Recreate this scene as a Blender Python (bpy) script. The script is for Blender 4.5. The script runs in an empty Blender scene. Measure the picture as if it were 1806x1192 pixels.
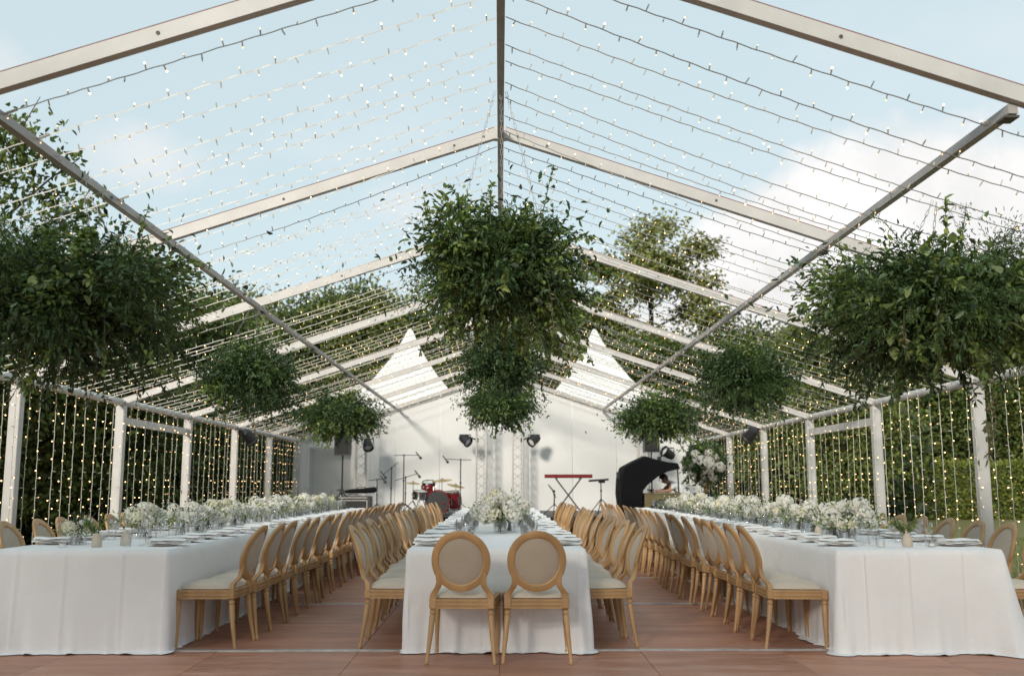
import bpy, math, random
import numpy as np
from mathutils import Vector, Matrix

R = math.radians
random.seed(7)
scene = bpy.context.scene
COL = scene.collection

# ------------------------------------------------------------------ camera
cam_d = bpy.data.cameras.new('camera')
cam = bpy.data.objects.new('camera', cam_d)
COL.objects.link(cam)
cam.location = (0, 0, 1.25)
cam.rotation_euler = (R(90 + 8.39), 0, R(-0.685))
cam_d.sensor_width = 36
cam_d.lens = 35.0
cam_d.clip_end = 600
cam_d.dof.use_dof = True
cam_d.dof.focus_distance = 8.3
cam_d.dof.aperture_fstop = 2.4
scene.camera = cam

# ------------------------------------------------------------------ light
SUN_EL, SUN_AZ = 20.0, 204.0                      # behind the camera, to its left
world = bpy.data.worlds.new('World')
scene.world = world
world.use_nodes = True
wt = world.node_tree
for n in list(wt.nodes):
    wt.nodes.remove(n)


def wn(kind, **kw):
    n = wt.nodes.new(kind)
    for k, v in kw.items():
        setattr(n, k, v)
    return n


def wmath(op, a, b=None, c=None, clamp=False):
    n = wn('ShaderNodeMath', operation=op, use_clamp=clamp)
    for i, v in enumerate((a, b, c)):
        if v is None:
            continue
        if isinstance(v, (int, float)):
            n.inputs[i].default_value = v
        else:
            wt.links.new(v, n.inputs[i])
    return n.outputs[0]


def wmix(fac, a, b):
    n = wn('ShaderNodeMix', data_type='RGBA')
    for s, v in ((0, fac), (6, a), (7, b)):
        if isinstance(v, (int, float)):
            n.inputs[s].default_value = v
        elif isinstance(v, tuple):
            n.inputs[s].default_value = v
        else:
            wt.links.new(v, n.inputs[s])
    return n.outputs[2]


SKY_STRENGTH = 0.15
HAZE = 0.87
sky = wn('ShaderNodeTexSky', sky_type='NISHITA')
sky.sun_disc = False
sky.sun_elevation = R(SUN_EL)
sky.sun_rotation = R(SUN_AZ)
sky.air_density = 1.0
sky.dust_density = 1.6
sky.ozone_density = 1.0
geo = wn('ShaderNodeTexCoord')
sep = wn('ShaderNodeSeparateXYZ')
wt.links.new(geo.outputs['Generated'], sep.inputs[0])
az = wmath('ARCTAN2', sep.outputs[0], sep.outputs[1])      # radians from +Y to +X
el = wmath('ARCSINE', sep.outputs[2])
noise = wn('ShaderNodeTexNoise')
noise.inputs['Scale'].default_value = 6.5
noise.inputs['Detail'].default_value = 8.0
noise.inputs['Roughness'].default_value = 0.55
wt.links.new(geo.outputs['Generated'], noise.inputs['Vector'])
fr = wmath('SUBTRACT', noise.outputs[0], 0.5)
nbig = wn('ShaderNodeTexNoise')
nbig.inputs['Scale'].default_value = 2.2
nbig.inputs['Detail'].default_value = 3.0
wt.links.new(geo.outputs['Generated'], nbig.inputs['Vector'])


def bump_az(a0, w):
    d = wmath('DIVIDE', wmath('SUBTRACT', az, a0), w)
    return wmath('POWER', 2.718, wmath('MULTIPLY', wmath('MULTIPLY', d, d), -1.0))


# a bank of cumulus along the horizon, tallest to the right of the tent
top = wmath('ADD', 0.12, wmath('MULTIPLY', bump_az(0.40, 0.32), 0.235))
top = wmath('ADD', top, wmath('MULTIPLY', wmath('SUBTRACT', nbig.outputs[0], 0.5), 0.16))
top = wmath('ADD', top, wmath('MULTIPLY', fr, 0.22))
nfine = wn('ShaderNodeTexNoise')
nfine.inputs['Scale'].default_value = 17.0
nfine.inputs['Detail'].default_value = 6.0
wt.links.new(geo.outputs['Generated'], nfine.inputs['Vector'])
top = wmath('ADD', top, wmath('MULTIPLY', wmath('SUBTRACT', nfine.outputs[0], 0.5), 0.07))
bank = wmath('MULTIPLY', wmath('SUBTRACT', top, el), 20.0, clamp=True)
def puff(a0, e0, wa, we, gain):
    da = wmath('DIVIDE', wmath('SUBTRACT', az, a0), wa)
    de = wmath('DIVIDE', wmath('SUBTRACT', el, e0), we)
    g = wmath('POWER', 2.718, wmath('MULTIPLY', wmath('ADD', wmath('MULTIPLY', da, da), wmath('MULTIPLY', de, de)), -1.0))
    return wmath('MULTIPLY', wmath('SUBTRACT', wmath('ADD', g, wmath('MULTIPLY', fr, 1.6)), 0.42), gain, clamp=True)


puffs = wmath('MAXIMUM', wmath('MAXIMUM', puff(-0.36, 0.305, 0.10, 0.042, 1.1), puff(-0.11, 0.275, 0.075, 0.035, 0.9)),
              wmath('MAXIMUM', puff(-0.52, 0.36, 0.08, 0.04, 1.0), puff(0.95, 0.3, 0.2, 0.06, 1.0)))
soft = wmath('MULTIPLY', wmath('SUBTRACT', wmath('ADD', top, 0.1), el), 3.0, clamp=True)
# faint wisps higher up
wis = wn('ShaderNodeTexNoise')
wis.inputs['Scale'].default_value = 3.2
wis.inputs['Detail'].default_value = 6.0
wmap = wn('ShaderNodeMapping')
wmap.inputs['Scale'].default_value = (1, 1, 2.6)
wt.links.new(geo.outputs['Generated'], wmap.inputs[0])
wt.links.new(wmap.outputs[0], wis.inputs['Vector'])
wisp = wmath('MULTIPLY', wmath('SUBTRACT', wis.outputs[0], 0.56), 3.5, clamp=True)
shade = wmath('ADD', 0.93, wmath('MULTIPLY', fr, 0.9))
hazec = (2.82, 3.36, 3.46, 1)
base = wmix(HAZE, sky.outputs[0], hazec)
cl = wn('ShaderNodeMix', data_type='RGBA', blend_type='MULTIPLY')
cl.inputs[0].default_value = 1.0
cl.inputs[6].default_value = (4.5, 4.42, 4.38, 1)
comb = wn('ShaderNodeCombineXYZ')
for i in range(3):
    wt.links.new(shade, comb.inputs[i])
wt.links.new(comb.outputs[0], cl.inputs[7])
s1 = wmix(wmath('MULTIPLY', wisp, 0.35), base, (3.9, 3.95, 3.98, 1))
s2 = wmix(wmath('MULTIPLY', soft, 0.3), s1, (4.0, 4.1, 4.1, 1))
s2b = wmix(wmath('MULTIPLY', puffs, 0.75), s2, (4.2, 4.02, 3.98, 1))
s3 = wmix(wmath('MULTIPLY', bank, 0.94), s2b, cl.outputs[2])
bg = wn('ShaderNodeBackground')
bg.inputs['Strength'].default_value = SKY_STRENGTH
wt.links.new(s3, bg.inputs['Color'])
wo = wn('ShaderNodeOutputWorld')
wt.links.new(bg.outputs[0], wo.inputs['Surface'])

sun_d = bpy.data.lights.new('sun', 'SUN')
sun_d.energy = 2.3
sun_d.angle = R(8)
sun_d.color = (1.0, 0.92, 0.81)
sun = bpy.data.objects.new('sun', sun_d)
COL.objects.link(sun)
_a, _e = R(SUN_AZ), R(SUN_EL)
tosun = Vector((math.sin(_a) * math.cos(_e), math.cos(_a) * math.cos(_e), math.sin(_e)))
sun.rotation_euler = (-tosun).to_track_quat('-Z', 'Y').to_euler()
sun.location = tosun * 40

scene.view_settings.view_transform = 'Standard'
scene.view_settings.look = 'None'
scene.view_settings.exposure = 0.66
scene.view_settings.gamma = 1.0
scene.view_settings.use_curve_mapping = False

# ------------------------------------------------------------------ materials
MATS = {}


def material(name, color, rough=0.6, var=0.0, vscale=6.0, bump=0.0, bscale=40.0, metallic=0.0, spec=0.5,
             stretch=None, rand=0.0, color2=None, sheen=0.0, translucent=0.0, island=0.0, detail=4.0):
    m = bpy.data.materials.new(name)
    m.use_nodes = True
    t = m.node_tree
    b = t.nodes['Principled BSDF']
    b.inputs['Roughness'].default_value = rough
    b.inputs['Metallic'].default_value = metallic
    b.inputs['Specular IOR Level'].default_value = spec
    if sheen:
        b.inputs['Sheen Weight'].default_value = sheen
    col = tuple(color) + (1,)
    c2 = tuple(color2) + (1,) if color2 else tuple(max(0, x * (1 - var)) for x in color) + (1,)
    src = None
    tc = t.nodes.new('ShaderNodeTexCoord')
    mp = t.nodes.new('ShaderNodeMapping')
    if stretch:
        mp.inputs['Scale'].default_value = stretch
    t.links.new(tc.outputs['Object'], mp.inputs[0])
    if rand or island:
        # shift the texture from one object to the next
        oi = t.nodes.new('ShaderNodeObjectInfo')
        mul = t.nodes.new('ShaderNodeMath')
        mul.operation = 'MULTIPLY'
        mul.inputs[1].default_value = 37.0
        t.links.new(oi.outputs['Random'], mul.inputs[0])
        t.links.new(mul.outputs[0], mp.inputs['Location'])
    if var or color2:
        nz = t.nodes.new('ShaderNodeTexNoise')
        nz.inputs['Scale'].default_value = vscale
        nz.inputs['Detail'].default_value = detail
        t.links.new(mp.outputs[0], nz.inputs['Vector'])
        ramp = t.nodes.new('ShaderNodeMapRange')
        ramp.inputs['From Min'].default_value = 0.3
        ramp.inputs['From Max'].default_value = 0.7
        t.links.new(nz.outputs[0], ramp.inputs[0])
        mx = t.nodes.new('ShaderNodeMix')
        mx.data_type = 'RGBA'
        mx.inputs[6].default_value = col
        mx.inputs[7].default_value = c2
        t.links.new(ramp.outputs[0], mx.inputs[0])
        src = mx.outputs[2]
    if rand or island:
        hs = t.nodes.new('ShaderNodeHueSaturation')
        amp = rand or island
        mr = t.nodes.new('ShaderNodeMapRange')
        mr.inputs['To Min'].default_value = 1 - amp
        mr.inputs['To Max'].default_value = 1 + amp
        if island:
            g = t.nodes.new('ShaderNodeNewGeometry')
            t.links.new(g.outputs['Random Per Island'], mr.inputs[0])
            mr2 = t.nodes.new('ShaderNodeMapRange')
            mr2.inputs['To Min'].default_value = 0.47
            mr2.inputs['To Max'].default_value = 0.515
            wnz = t.nodes.new('ShaderNodeTexWhiteNoise')
            wnz.noise_dimensions = '1D'
            t.links.new(g.outputs['Random Per Island'], wnz.inputs['W'])
            t.links.new(wnz.outputs['Value'], mr2.inputs[0])
            t.links.new(mr2.outputs[0], hs.inputs['Hue'])
        else:
            t.links.new(oi.outputs['Random'], mr.inputs[0])
        t.links.new(mr.outputs[0], hs.inputs['Value'])
        if src is None:
            hs.inputs['Color'].default_value = col
        else:
            t.links.new(src, hs.inputs['Color'])
        src = hs.outputs[0]
    if src is None:
        b.inputs['Base Color'].default_value = col
    else:
        t.links.new(src, b.inputs['Base Color'])
    if bump:
        nb = t.nodes.new('ShaderNodeTexNoise')
        nb.inputs['Scale'].default_value = bscale
        nb.inputs['Detail'].default_value = 5.0
        t.links.new(mp.outputs[0], nb.inputs['Vector'])
        bp = t.nodes.new('ShaderNodeBump')
        bp.inputs['Strength'].default_value = bump
        bp.inputs['Distance'].default_value = 0.02
        t.links.new(nb.outputs[0], bp.inputs['Height'])
        t.links.new(bp.outputs[0], b.inputs['Normal'])
    if translucent:
        tr = t.nodes.new('ShaderNodeBsdfTranslucent')
        if src is None:
            tr.inputs['Color'].default_value = col
        else:
            t.links.new(src, tr.inputs['Color'])
        ms = t.nodes.new('ShaderNodeMixShader')
        ms.inputs[0].default_value = translucent
        t.links.new(b.outputs[0], ms.inputs[1])
        t.links.new(tr.outputs[0], ms.inputs[2])
        t.links.new(ms.outputs[0], t.nodes['Material Output'].inputs['Surface'])
    MATS[name] = m
    return m


M_wood = material('oak', (0.48, 0.285, 0.128), 0.48, var=0.3, vscale=9, stretch=(1, 1, 0.12), bump=0.12, bscale=60, rand=0.10)
M_linen = material('linen', (0.44, 0.365, 0.285), 0.9, var=0.14, vscale=160, bump=0.25, bscale=500, rand=0.05, sheen=0.15)
M_seat = material('seat_fabric', (0.60, 0.515, 0.42), 0.9, var=0.10, vscale=120, bump=0.2, bscale=450, rand=0.05, sheen=0.15)
M_cloth = material('tablecloth_linen', (0.80, 0.79, 0.79), 0.85, var=0.05, vscale=2.2, bump=0.5, bscale=8, sheen=0.1)
M_napkin = material('napkin_linen', (0.82, 0.81, 0.80), 0.85, bump=0.3, bscale=40, rand=0.04)
M_alu = material('painted_aluminium', (0.49, 0.48, 0.465), 0.45, var=0.16, vscale=5, detail=8, bump=0.008, bscale=30)
M_alu_d = material('dark_fitting', (0.07, 0.065, 0.06), 0.5)
M_keder = material('red_keder', (0.16, 0.055, 0.045), 0.6)
M_steel = material('galvanised_tube', (0.36, 0.345, 0.335), 0.4, var=0.25, vscale=7, metallic=0.1)
M_floor = material('floor_board', (0.49, 0.225, 0.138), 0.55, color2=(0.33, 0.140, 0.086), vscale=4, stretch=(0.3, 1.5, 1), bump=0.2, bscale=35, rand=0.12, detail=12)


def dusty(m, dust, lo, hi, amount, scale):
    """worn, dusty patches and fine scuffs over a floor board"""
    t = m.node_tree
    b = t.nodes['Principled BSDF']
    src = b.inputs['Base Color'].links[0].from_socket
    mpn = next(n for n in t.nodes if n.type == 'MAPPING')
    n1 = t.nodes.new('ShaderNodeTexNoise')
    n1.inputs['Scale'].default_value = scale
    n1.inputs['Detail'].default_value = 12
    n1.inputs['Roughness'].default_value = 0.75
    t.links.new(mpn.outputs[0], n1.inputs['Vector'])
    mr = t.nodes.new('ShaderNodeMapRange')
    mr.inputs['From Min'].default_value = lo
    mr.inputs['From Max'].default_value = hi
    mr.inputs['To Max'].default_value = amount
    t.links.new(n1.outputs[0], mr.inputs[0])
    mx = t.nodes.new('ShaderNodeMix')
    mx.data_type = 'RGBA'
    t.links.new(mr.outputs[0], mx.inputs[0])
    t.links.new(src, mx.inputs[6])
    mx.inputs[7].default_value = tuple(dust) + (1,)
    t.links.new(mx.outputs[2], b.inputs['Base Color'])
    rr = t.nodes.new('ShaderNodeMapRange')
    rr.inputs['From Min'].default_value = 0.3
    rr.inputs['From Max'].default_value = 0.7
    rr.inputs['To Min'].default_value = 0.35
    rr.inputs['To Max'].default_value = 0.7
    t.links.new(n1.outputs[0], rr.inputs[0])
    t.links.new(rr.outputs[0], b.inputs['Roughness'])


dusty(M_floor, (0.62, 0.46, 0.38), 0.48, 0.72, 0.55, 7.0)
M_strip = material('joint_strip', (0.55, 0.53, 0.52), 0.4, var=0.35, vscale=12, metallic=0.3)
M_grass = material('lawn', (0.125, 0.135, 0.032), 0.9, color2=(0.18, 0.165, 0.055), vscale=0.9, bump=0.6, bscale=25, detail=8)
M_blade = material('grass_blade', (0.13, 0.155, 0.036), 0.8, island=0.4, translucent=0.3)
M_fabric = material('tent_fabric', (0.81, 0.805, 0.79), 0.6, var=0.04, vscale=1.2, bump=0.10, bscale=1.6, translucent=0.25)
M_pag = material('pagoda_fabric', (0.70, 0.70, 0.69), 0.5, var=0.04, vscale=2.0, bump=0.05, bscale=3)
M_cable = material('cable_backlit', (0.43, 0.415, 0.375), 0.4)  # roof copy of the cable, toned darker to look backlit against the sky
M_cable2 = material('cable_lit', (0.52, 0.51, 0.43), 0.4)  # curtain copy of the same cable, paled to look lit before dark trees
M_sock = material('bulb_socket', (0.5, 0.47, 0.41), 0.35)
M_black = material('black_plastic', (0.016, 0.016, 0.017), 0.5)
M_blackcloth = material('black_cover_cloth', (0.006, 0.006, 0.007), 0.9, bump=0.4, bscale=5, spec=0.15)
M_grille = material('speaker_grille', (0.012, 0.012, 0.012), 0.6, bump=0.4, bscale=160)
M_red = material('red_lacquer', (0.19, 0.010, 0.013), 0.25, var=0.2, vscale=3)
M_chrome = material('chrome', (0.6, 0.6, 0.6), 0.15, metallic=1.0)
M_brass = material('cymbal_bronze', (0.5, 0.36, 0.13), 0.3, metallic=0.9)
M_gold = material('gold_urn_glaze', (0.45, 0.27, 0.07), 0.4, var=0.25, vscale=9, metallic=0.3)
M_drumhead = material('drum_head', (0.7, 0.69, 0.66), 0.5)
M_truss = material('truss_paint', (0.55, 0.52, 0.48), 0.45, var=0.12, vscale=6)
M_bark = material('bark', (0.10, 0.078, 0.055), 0.9, var=0.5, vscale=5, stretch=(1, 1, 0.2), bump=0.7, bscale=14)
M_leafA = material('leaf_dark', (0.092, 0.135, 0.030), 0.6, island=0.5, translucent=0.28)
M_leafB = material('leaf_mid', (0.115, 0.150, 0.032), 0.6, island=0.5, translucent=0.28)
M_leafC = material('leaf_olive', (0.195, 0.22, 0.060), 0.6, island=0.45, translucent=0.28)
M_leaf_gloom = material('leaf_gloom', (0.030, 0.050, 0.018), 0.6, island=0.5, translucent=0.15)  # leaf green darkened to paint in the gloom under the trees
M_hedge = material('leaf_hedge', (0.135, 0.175, 0.030), 0.6, island=0.5, translucent=0.2)
M_gr1 = material('foliage_deep', (0.048, 0.092, 0.030), 0.42, island=0.55, translucent=0.22)
M_gr2 = material('foliage_fresh', (0.155, 0.225, 0.055), 0.42, island=0.5, translucent=0.3)
M_fern = material('fern_green', (0.095, 0.172, 0.052), 0.55, island=0.45, translucent=0.3)
M_broad = material('broad_leaf', (0.26, 0.32, 0.12), 0.4, rand=0.45, translucent=0.3)
M_dry = material('dry_tendril', (0.20, 0.20, 0.10), 0.6, island=0.4, translucent=0.2)
M_stem = material('stem_green', (0.06, 0.07, 0.03), 0.7)
M_petal = material('white_petal', (0.87, 0.85, 0.78), 0.7, island=0.08, translucent=0.4)
M_petal2 = material('ivory_petal', (0.86, 0.83, 0.66), 0.7, island=0.1, translucent=0.4)
M_ceramic = material('beige_ceramic', (0.55, 0.47, 0.38), 0.7, var=0.12, vscale=14)
M_plate = material('stoneware_plate', (0.60, 0.55, 0.49), 0.4, var=0.15, vscale=14, rand=0.1)
M_wax = material('candle_wax', (0.8, 0.76, 0.66), 0.5)
M_skin = material('skin', (0.50, 0.27, 0.18), 0.55)
M_tshirt = material('white_tshirt', (0.78, 0.78, 0.79), 0.85, bump=0.2, bscale=15)
M_trousers = material('dark_trousers', (0.03, 0.032, 0.04), 0.85)
M_hair = material('dark_hair', (0.02, 0.014, 0.010), 0.6, bump=0.5, bscale=60)
M_olive = material('olive_canvas', (0.16, 0.13, 0.06), 0.8, var=0.25, vscale=6)
M_keys = material('white_keys', (0.75, 0.74, 0.7), 0.35)
M_roof = material('beige_roof_tile', (0.50, 0.42, 0.32), 0.8, var=0.25, vscale=8)
M_wallh = material('shed_render', (0.42, 0.37, 0.30), 0.85, var=0.2, vscale=3)
M_table = material('table_ply', (0.35, 0.24, 0.14), 0.6, var=0.2, vscale=5)
M_lens = material('lamp_lens', (0.75, 0.75, 0.75), 0.2)


def glass_mat():
    m = bpy.data.materials.new('clear_glass')
    m.use_nodes = True
    t = m.node_tree
    t.nodes.remove(t.nodes['Principled BSDF'])
    tr = t.nodes.new('ShaderNodeBsdfTransparent')
    tr.inputs[0].default_value = (1.0, 1.0, 1.0, 1)
    gl = t.nodes.new('ShaderNodeBsdfGlossy')
    gl.inputs['Roughness'].default_value = 0.04
    lw = t.nodes.new('ShaderNodeLayerWeight')
    lw.inputs['Blend'].default_value = 0.38
    mr = t.nodes.new('ShaderNodeMapRange')
    mr.inputs['To Min'].default_value = 0.04
    mr.inputs['To Max'].default_value = 0.30
    t.links.new(lw.outputs['Fresnel'], mr.inputs[0])
    ms = t.nodes.new('ShaderNodeMixShader')
    t.links.new(mr.outputs[0], ms.inputs[0])
    t.links.new(tr.outputs[0], ms.inputs[1])
    t.links.new(gl.outputs[0], ms.inputs[2])
    t.links.new(ms.outputs[0], t.nodes['Material Output'].inputs['Surface'])
    return m


def emit_mat(name, color, strength):
    m = bpy.data.materials.new(name)
    m.use_nodes = True
    t = m.node_tree
    t.nodes.remove(t.nodes['Principled BSDF'])
    e = t.nodes.new('ShaderNodeEmission')
    e.inputs[0].default_value = tuple(color) + (1,)
    e.inputs[1].default_value = strength
    t.links.new(e.outputs[0], t.nodes['Material Output'].inputs['Surface'])
    m.cycles.emission_sampling = 'NONE'
    return m


M_glass = glass_mat()
M_lit = emit_mat('bulb_bright', (1.0, 0.60, 0.26), 4.0)
M_lit2 = emit_mat('bulb_warm', (1.0, 0.60, 0.27), 1.7)


# ------------------------------------------------------------------ mesh helpers
class MB:
    def __init__(self):
        self.v, self.f, self.m = [], [], []

    def add(self, vs, fs, mi=0, M=None):
        o = len(self.v)
        for p in vs:
            p = Vector(p)
            if M is not None:
                p = M @ p
            self.v.append(tuple(p))
        for f in fs:
            self.f.append([i + o for i in f])
            self.m.append(mi)
        return self

    def box(self, c, s, mi=0, M=None, bev=0.0):
        x, y, z = s[0] / 2, s[1] / 2, s[2] / 2
        b = min(bev, x * .9, y * .9, z * .9)
        if b <= 0:
            vs = [(c[0] + i * x, c[1] + j * y, c[2] + k * z) for i in (-1, 1) for j in (-1, 1) for k in (-1, 1)]
            fs = [(0, 1, 3, 2), (4, 6, 7, 5), (0, 4, 5, 1), (2, 3, 7, 6), (0, 2, 6, 4), (1, 5, 7, 3)]
            return self.add(vs, fs, mi, M)
        # vertical-edge and top/bottom chamfers
        def ring(ix, iy, z0):
            a, bb = x - ix, y - iy
            q = b
            return [(c[0] + px, c[1] + py, c[2] + z0) for px, py in
                    ((-a + q, -bb), (a - q, -bb), (a, -bb + q), (a, bb - q), (a - q, bb), (-a + q, bb), (-a, bb - q), (-a, -bb + q))]
        rings = [ring(b, b, -z), ring(0, 0, -z + b), ring(0, 0, z - b), ring(b, b, z)]
        vs = [p for r_ in rings for p in r_]
        fs = [tuple(reversed(range(8))), tuple(range(24, 32))]
        for k in range(3):
            for i in range(8):
                j = (i + 1) % 8
                fs.append((k * 8 + i, k * 8 + j, k * 8 + 8 + j, k * 8 + 8 + i))
        return self.add(vs, fs, mi, M)

    def tube(self, pts, r, n=6, mi=0, cap=True, sq=None, M=None):
        pts = [Vector(p) for p in pts]
        N = len(pts)
        rs = r if isinstance(r, (list, tuple)) else [r] * N
        t0 = (pts[1] - pts[0]).normalized()
        up = Vector((0, 0, 1)) if abs(t0.z) < 0.9 else Vector((0, 1, 0))
        s = t0.cross(up).normalized()
        vs, fs = [], []
        for i, p in enumerate(pts):
            a = pts[max(0, i - 1)]
            b = pts[min(N - 1, i + 1)]
            t = (b - a).normalized()
            s = (s - t * s.dot(t)).normalized()
            u = s.cross(t)
            for k in range(n):
                if sq:                      # rectangular section, half sizes sq
                    ca, cb = ((-1, -1), (1, -1), (1, 1), (-1, 1))[k]
                    vs.append(p + s * (ca * sq[0] * rs[i]) + u * (cb * sq[1] * rs[i]))
                else:
                    ang = 2 * math.pi * k / n
                    vs.append(p + (s * math.cos(ang) + u * math.sin(ang)) * rs[i])
        for i in range(N - 1):
            for k in range(n):
                j = (k + 1) % n
                fs.append((i * n + k, i * n + j, (i + 1) * n + j, (i + 1) * n + k))
        if cap:
            fs.append(tuple(reversed(range(n))))
            fs.append(tuple(range((N - 1) * n, N * n)))
        return self.add(vs, fs, mi, M)

    def bar(self, a, b, w, h, mi=0, up=(0, 0, 1)):
        """rectangular bar from a to b, w across, h along up"""
        a, b = Vector(a), Vector(b)
        t = (b - a).normalized()
        s = t.cross(Vector(up)).normalized()
        u = s.cross(t)
        vs = []
        for p in (a, b):
            for ca, cb in ((-1, -1), (1, -1), (1, 1), (-1, 1)):
                vs.append(p + s * (ca * w / 2) + u * (cb * h / 2))
        fs = [(3, 2, 1, 0), (4, 5, 6, 7)] + [(k, (k + 1) % 4, (k + 1) % 4 + 4, k + 4) for k in range(4)]
        return self.add(vs, fs, mi)

    def lathe(self, prof, n=16, o=(0, 0, 0), mi=0, M=None, cap=True):
        vs, fs = [], []
        for r, z in prof:
            for k in range(n):
                a = 2 * math.pi * k / n
                vs.append((o[0] + r * math.cos(a), o[1] + r * math.sin(a), o[2] + z))
        for i in range(len(prof) - 1):
            for k in range(n):
                j = (k + 1) % n
                fs.append((i * n + k, i * n + j, (i + 1) * n + j, (i + 1) * n + k))
        if cap and prof[0][0] > 1e-5:
            fs.append(tuple(reversed(range(n))))
        if cap and prof[-1][0] > 1e-5:
            fs.append(tuple(range((len(prof) - 1) * n, len(prof) * n)))
        return self.add(vs, fs, mi, M)

    def prism(self, poly, d, mi=0, M=None):
        """polygon in xz, extruded along y from 0 to d"""
        n = len(poly)
        vs = [(x, 0, z) for x, z in poly] + [(x, d, z) for x, z in poly]
        fs = [tuple(range(n)), tuple(reversed(range(n, 2 * n)))]
        fs += [((i + 1) % n, i, n + i, n + (i + 1) % n) for i in range(n)]
        return self.add(vs, fs, mi, M)

    def mesh(self, name, mats, smooth=None):
        me = bpy.data.meshes.new(name)
        me.from_pydata(self.v, [], self.f)
        for m in (mats if isinstance(mats, (list, tuple)) else [mats]):
            me.materials.append(m)
        me.polygons.foreach_set('material_index', self.m)
        if smooth is not None:
            me.shade_smooth()
            me.set_sharp_from_angle(angle=R(smooth))
        me.update()
        return me

    def build(self, name, mats, parent=None, smooth=None, loc=None):
        return link(name, self.mesh(name, mats, smooth), parent, loc)


def link(name, me, parent=None, loc=None, rot=None, scale=None):
    o = bpy.data.objects.new(name, me)
    COL.objects.link(o)
    if parent is not None:
        o.parent = parent
    if loc is not None:
        o.location = loc
    if rot is not None:
        o.rotation_euler = rot
    if scale is not None:
        o.scale = scale
    return o


def tag(o, label=None, cat=None, group=None, kind=None):
    if label:
        o['label'] = label
    if cat:
        o['category'] = cat
    if group:
        o['group'] = group
    if kind:
        o['kind'] = kind
    return o


def empty(name, loc, rz=0.0, label=None, cat=None, group=None):
    o = bpy.data.objects.new(name, None)
    o.empty_display_size = 0.2
    COL.objects.link(o)
    o.location = loc
    o.rotation_euler = (0, 0, rz)
    return tag(o, label, cat, group)


def kids(o, table):
    return table.get(o.name, [])


def copy_tree(src, parts, loc, rz, label, group):
    """copy of a thing with copies of its parts (parts = its children and their children)"""
    c = src.copy()
    COL.objects.link(c)
    c.location = loc
    c.rotation_euler = (0, 0, rz)
    c['label'] = label
    c['group'] = group
    for p, subs in parts:
        q = p.copy()
        COL.objects.link(q)
        q.parent = c
        for s in subs:
            w = s.copy()
            COL.objects.link(w)
            w.parent = q
    return c


def np_mesh(name, V, F, mats, mi=None, smooth=False):
    V = np.asarray(V, dtype=np.float32)
    F = np.asarray(F, dtype=np.int32)
    k = F.shape[1]
    me = bpy.data.meshes.new(name)
    me.vertices.add(len(V))
    me.vertices.foreach_set('co', V.ravel())
    me.loops.add(F.size)
    me.loops.foreach_set('vertex_index', F.ravel())
    me.polygons.add(len(F))
    me.polygons.foreach_set('loop_start', np.arange(0, F.size, k, dtype=np.int32))
    for m in (mats if isinstance(mats, (list, tuple)) else [mats]):
        me.materials.append(m)
    if mi is not None:
        me.polygons.foreach_set('material_index', np.asarray(mi, dtype=np.int32))
    if smooth:
        me.polygons.foreach_set('use_smooth', np.ones(len(F), dtype=bool))
    me.update(calc_edges=True)
    me.validate()
    return me


def unit(a):
    return a / np.maximum(np.linalg.norm(a, axis=1, keepdims=True), 1e-9)


def leaves(pos, d, nrm, L, W, fold=0.12, droop=0.12):
    """pointed leaves of two quads each; every leaf is its own island"""
    d = unit(d)
    s = unit(np.cross(d, nrm))
    u = np.cross(s, d)
    L = np.asarray(L)[:, None] * np.ones((len(pos), 1))
    W = np.asarray(W)[:, None] * np.ones((len(pos), 1))
    b = pos
    l1 = pos + d * L * .28 + s * W * .46 + u * L * fold
    l2 = pos + d * L * .66 + s * W * .40 + u * L * fold * .6
    tip = pos + d * L - u * L * droop
    r1 = pos + d * L * .28 - s * W * .46 + u * L * fold
    r2 = pos + d * L * .66 - s * W * .40 + u * L * fold * .6
    V = np.stack([b, l1, l2, tip, r2, r1], axis=1).reshape(-1, 3)
    o = (np.arange(len(pos)) * 6)[:, None]
    F = np.concatenate([o + np.array([[0, 1, 2, 3]]), o + np.array([[0, 3, 4, 5]])], axis=1).reshape(-1, 4)
    return V, F


def join_np(parts):
    """parts: list of (V, F, material index)"""
    Vs, Fs, Ms, o = [], [], [], 0
    for V, F, mi in parts:
        Vs.append(V)
        Fs.append(F + o)
        Ms.append(np.full(len(F), mi, dtype=np.int32))
        o += len(V)
    return np.concatenate(Vs), np.concatenate(Fs), np.concatenate(Ms)


WORDS = ('first second third fourth fifth sixth seventh eighth ninth tenth eleventh twelfth thirteenth fourteenth fifteenth '
         'sixteenth seventeenth eighteenth nineteenth twentieth').split()
WORDS += ['twenty-' + w for w in WORDS[:9]] + ['thirtieth']


def nth(i):
    return WORDS[i] if i < len(WORDS) else '%dth' % (i + 1)


# ================================================================== THE SETTING
FR = [4.88 + 3.0 * k for k in range(8)]            # tent frames, front to back
W2 = 5.25                                         # half width of the tent
ZE, ZR = 2.39, 4.125                                # axis heights of the rafters at eave and ridge
SL = (ZR - ZE) / W2


def roof_z(x):
    return ZR - SL * abs(x)


# lawn
m = MB()
m.add([(-250, -60, 0), (250, -60, 0), (250, 420, 0), (-250, 420, 0)], [(0, 1, 2, 3)])
tag(m.build('lawn', M_grass, loc=(0, 0, -0.1)), 'mown green lawn around the tent floor', kind='structure')
rng = np.random.default_rng(3)
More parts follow.
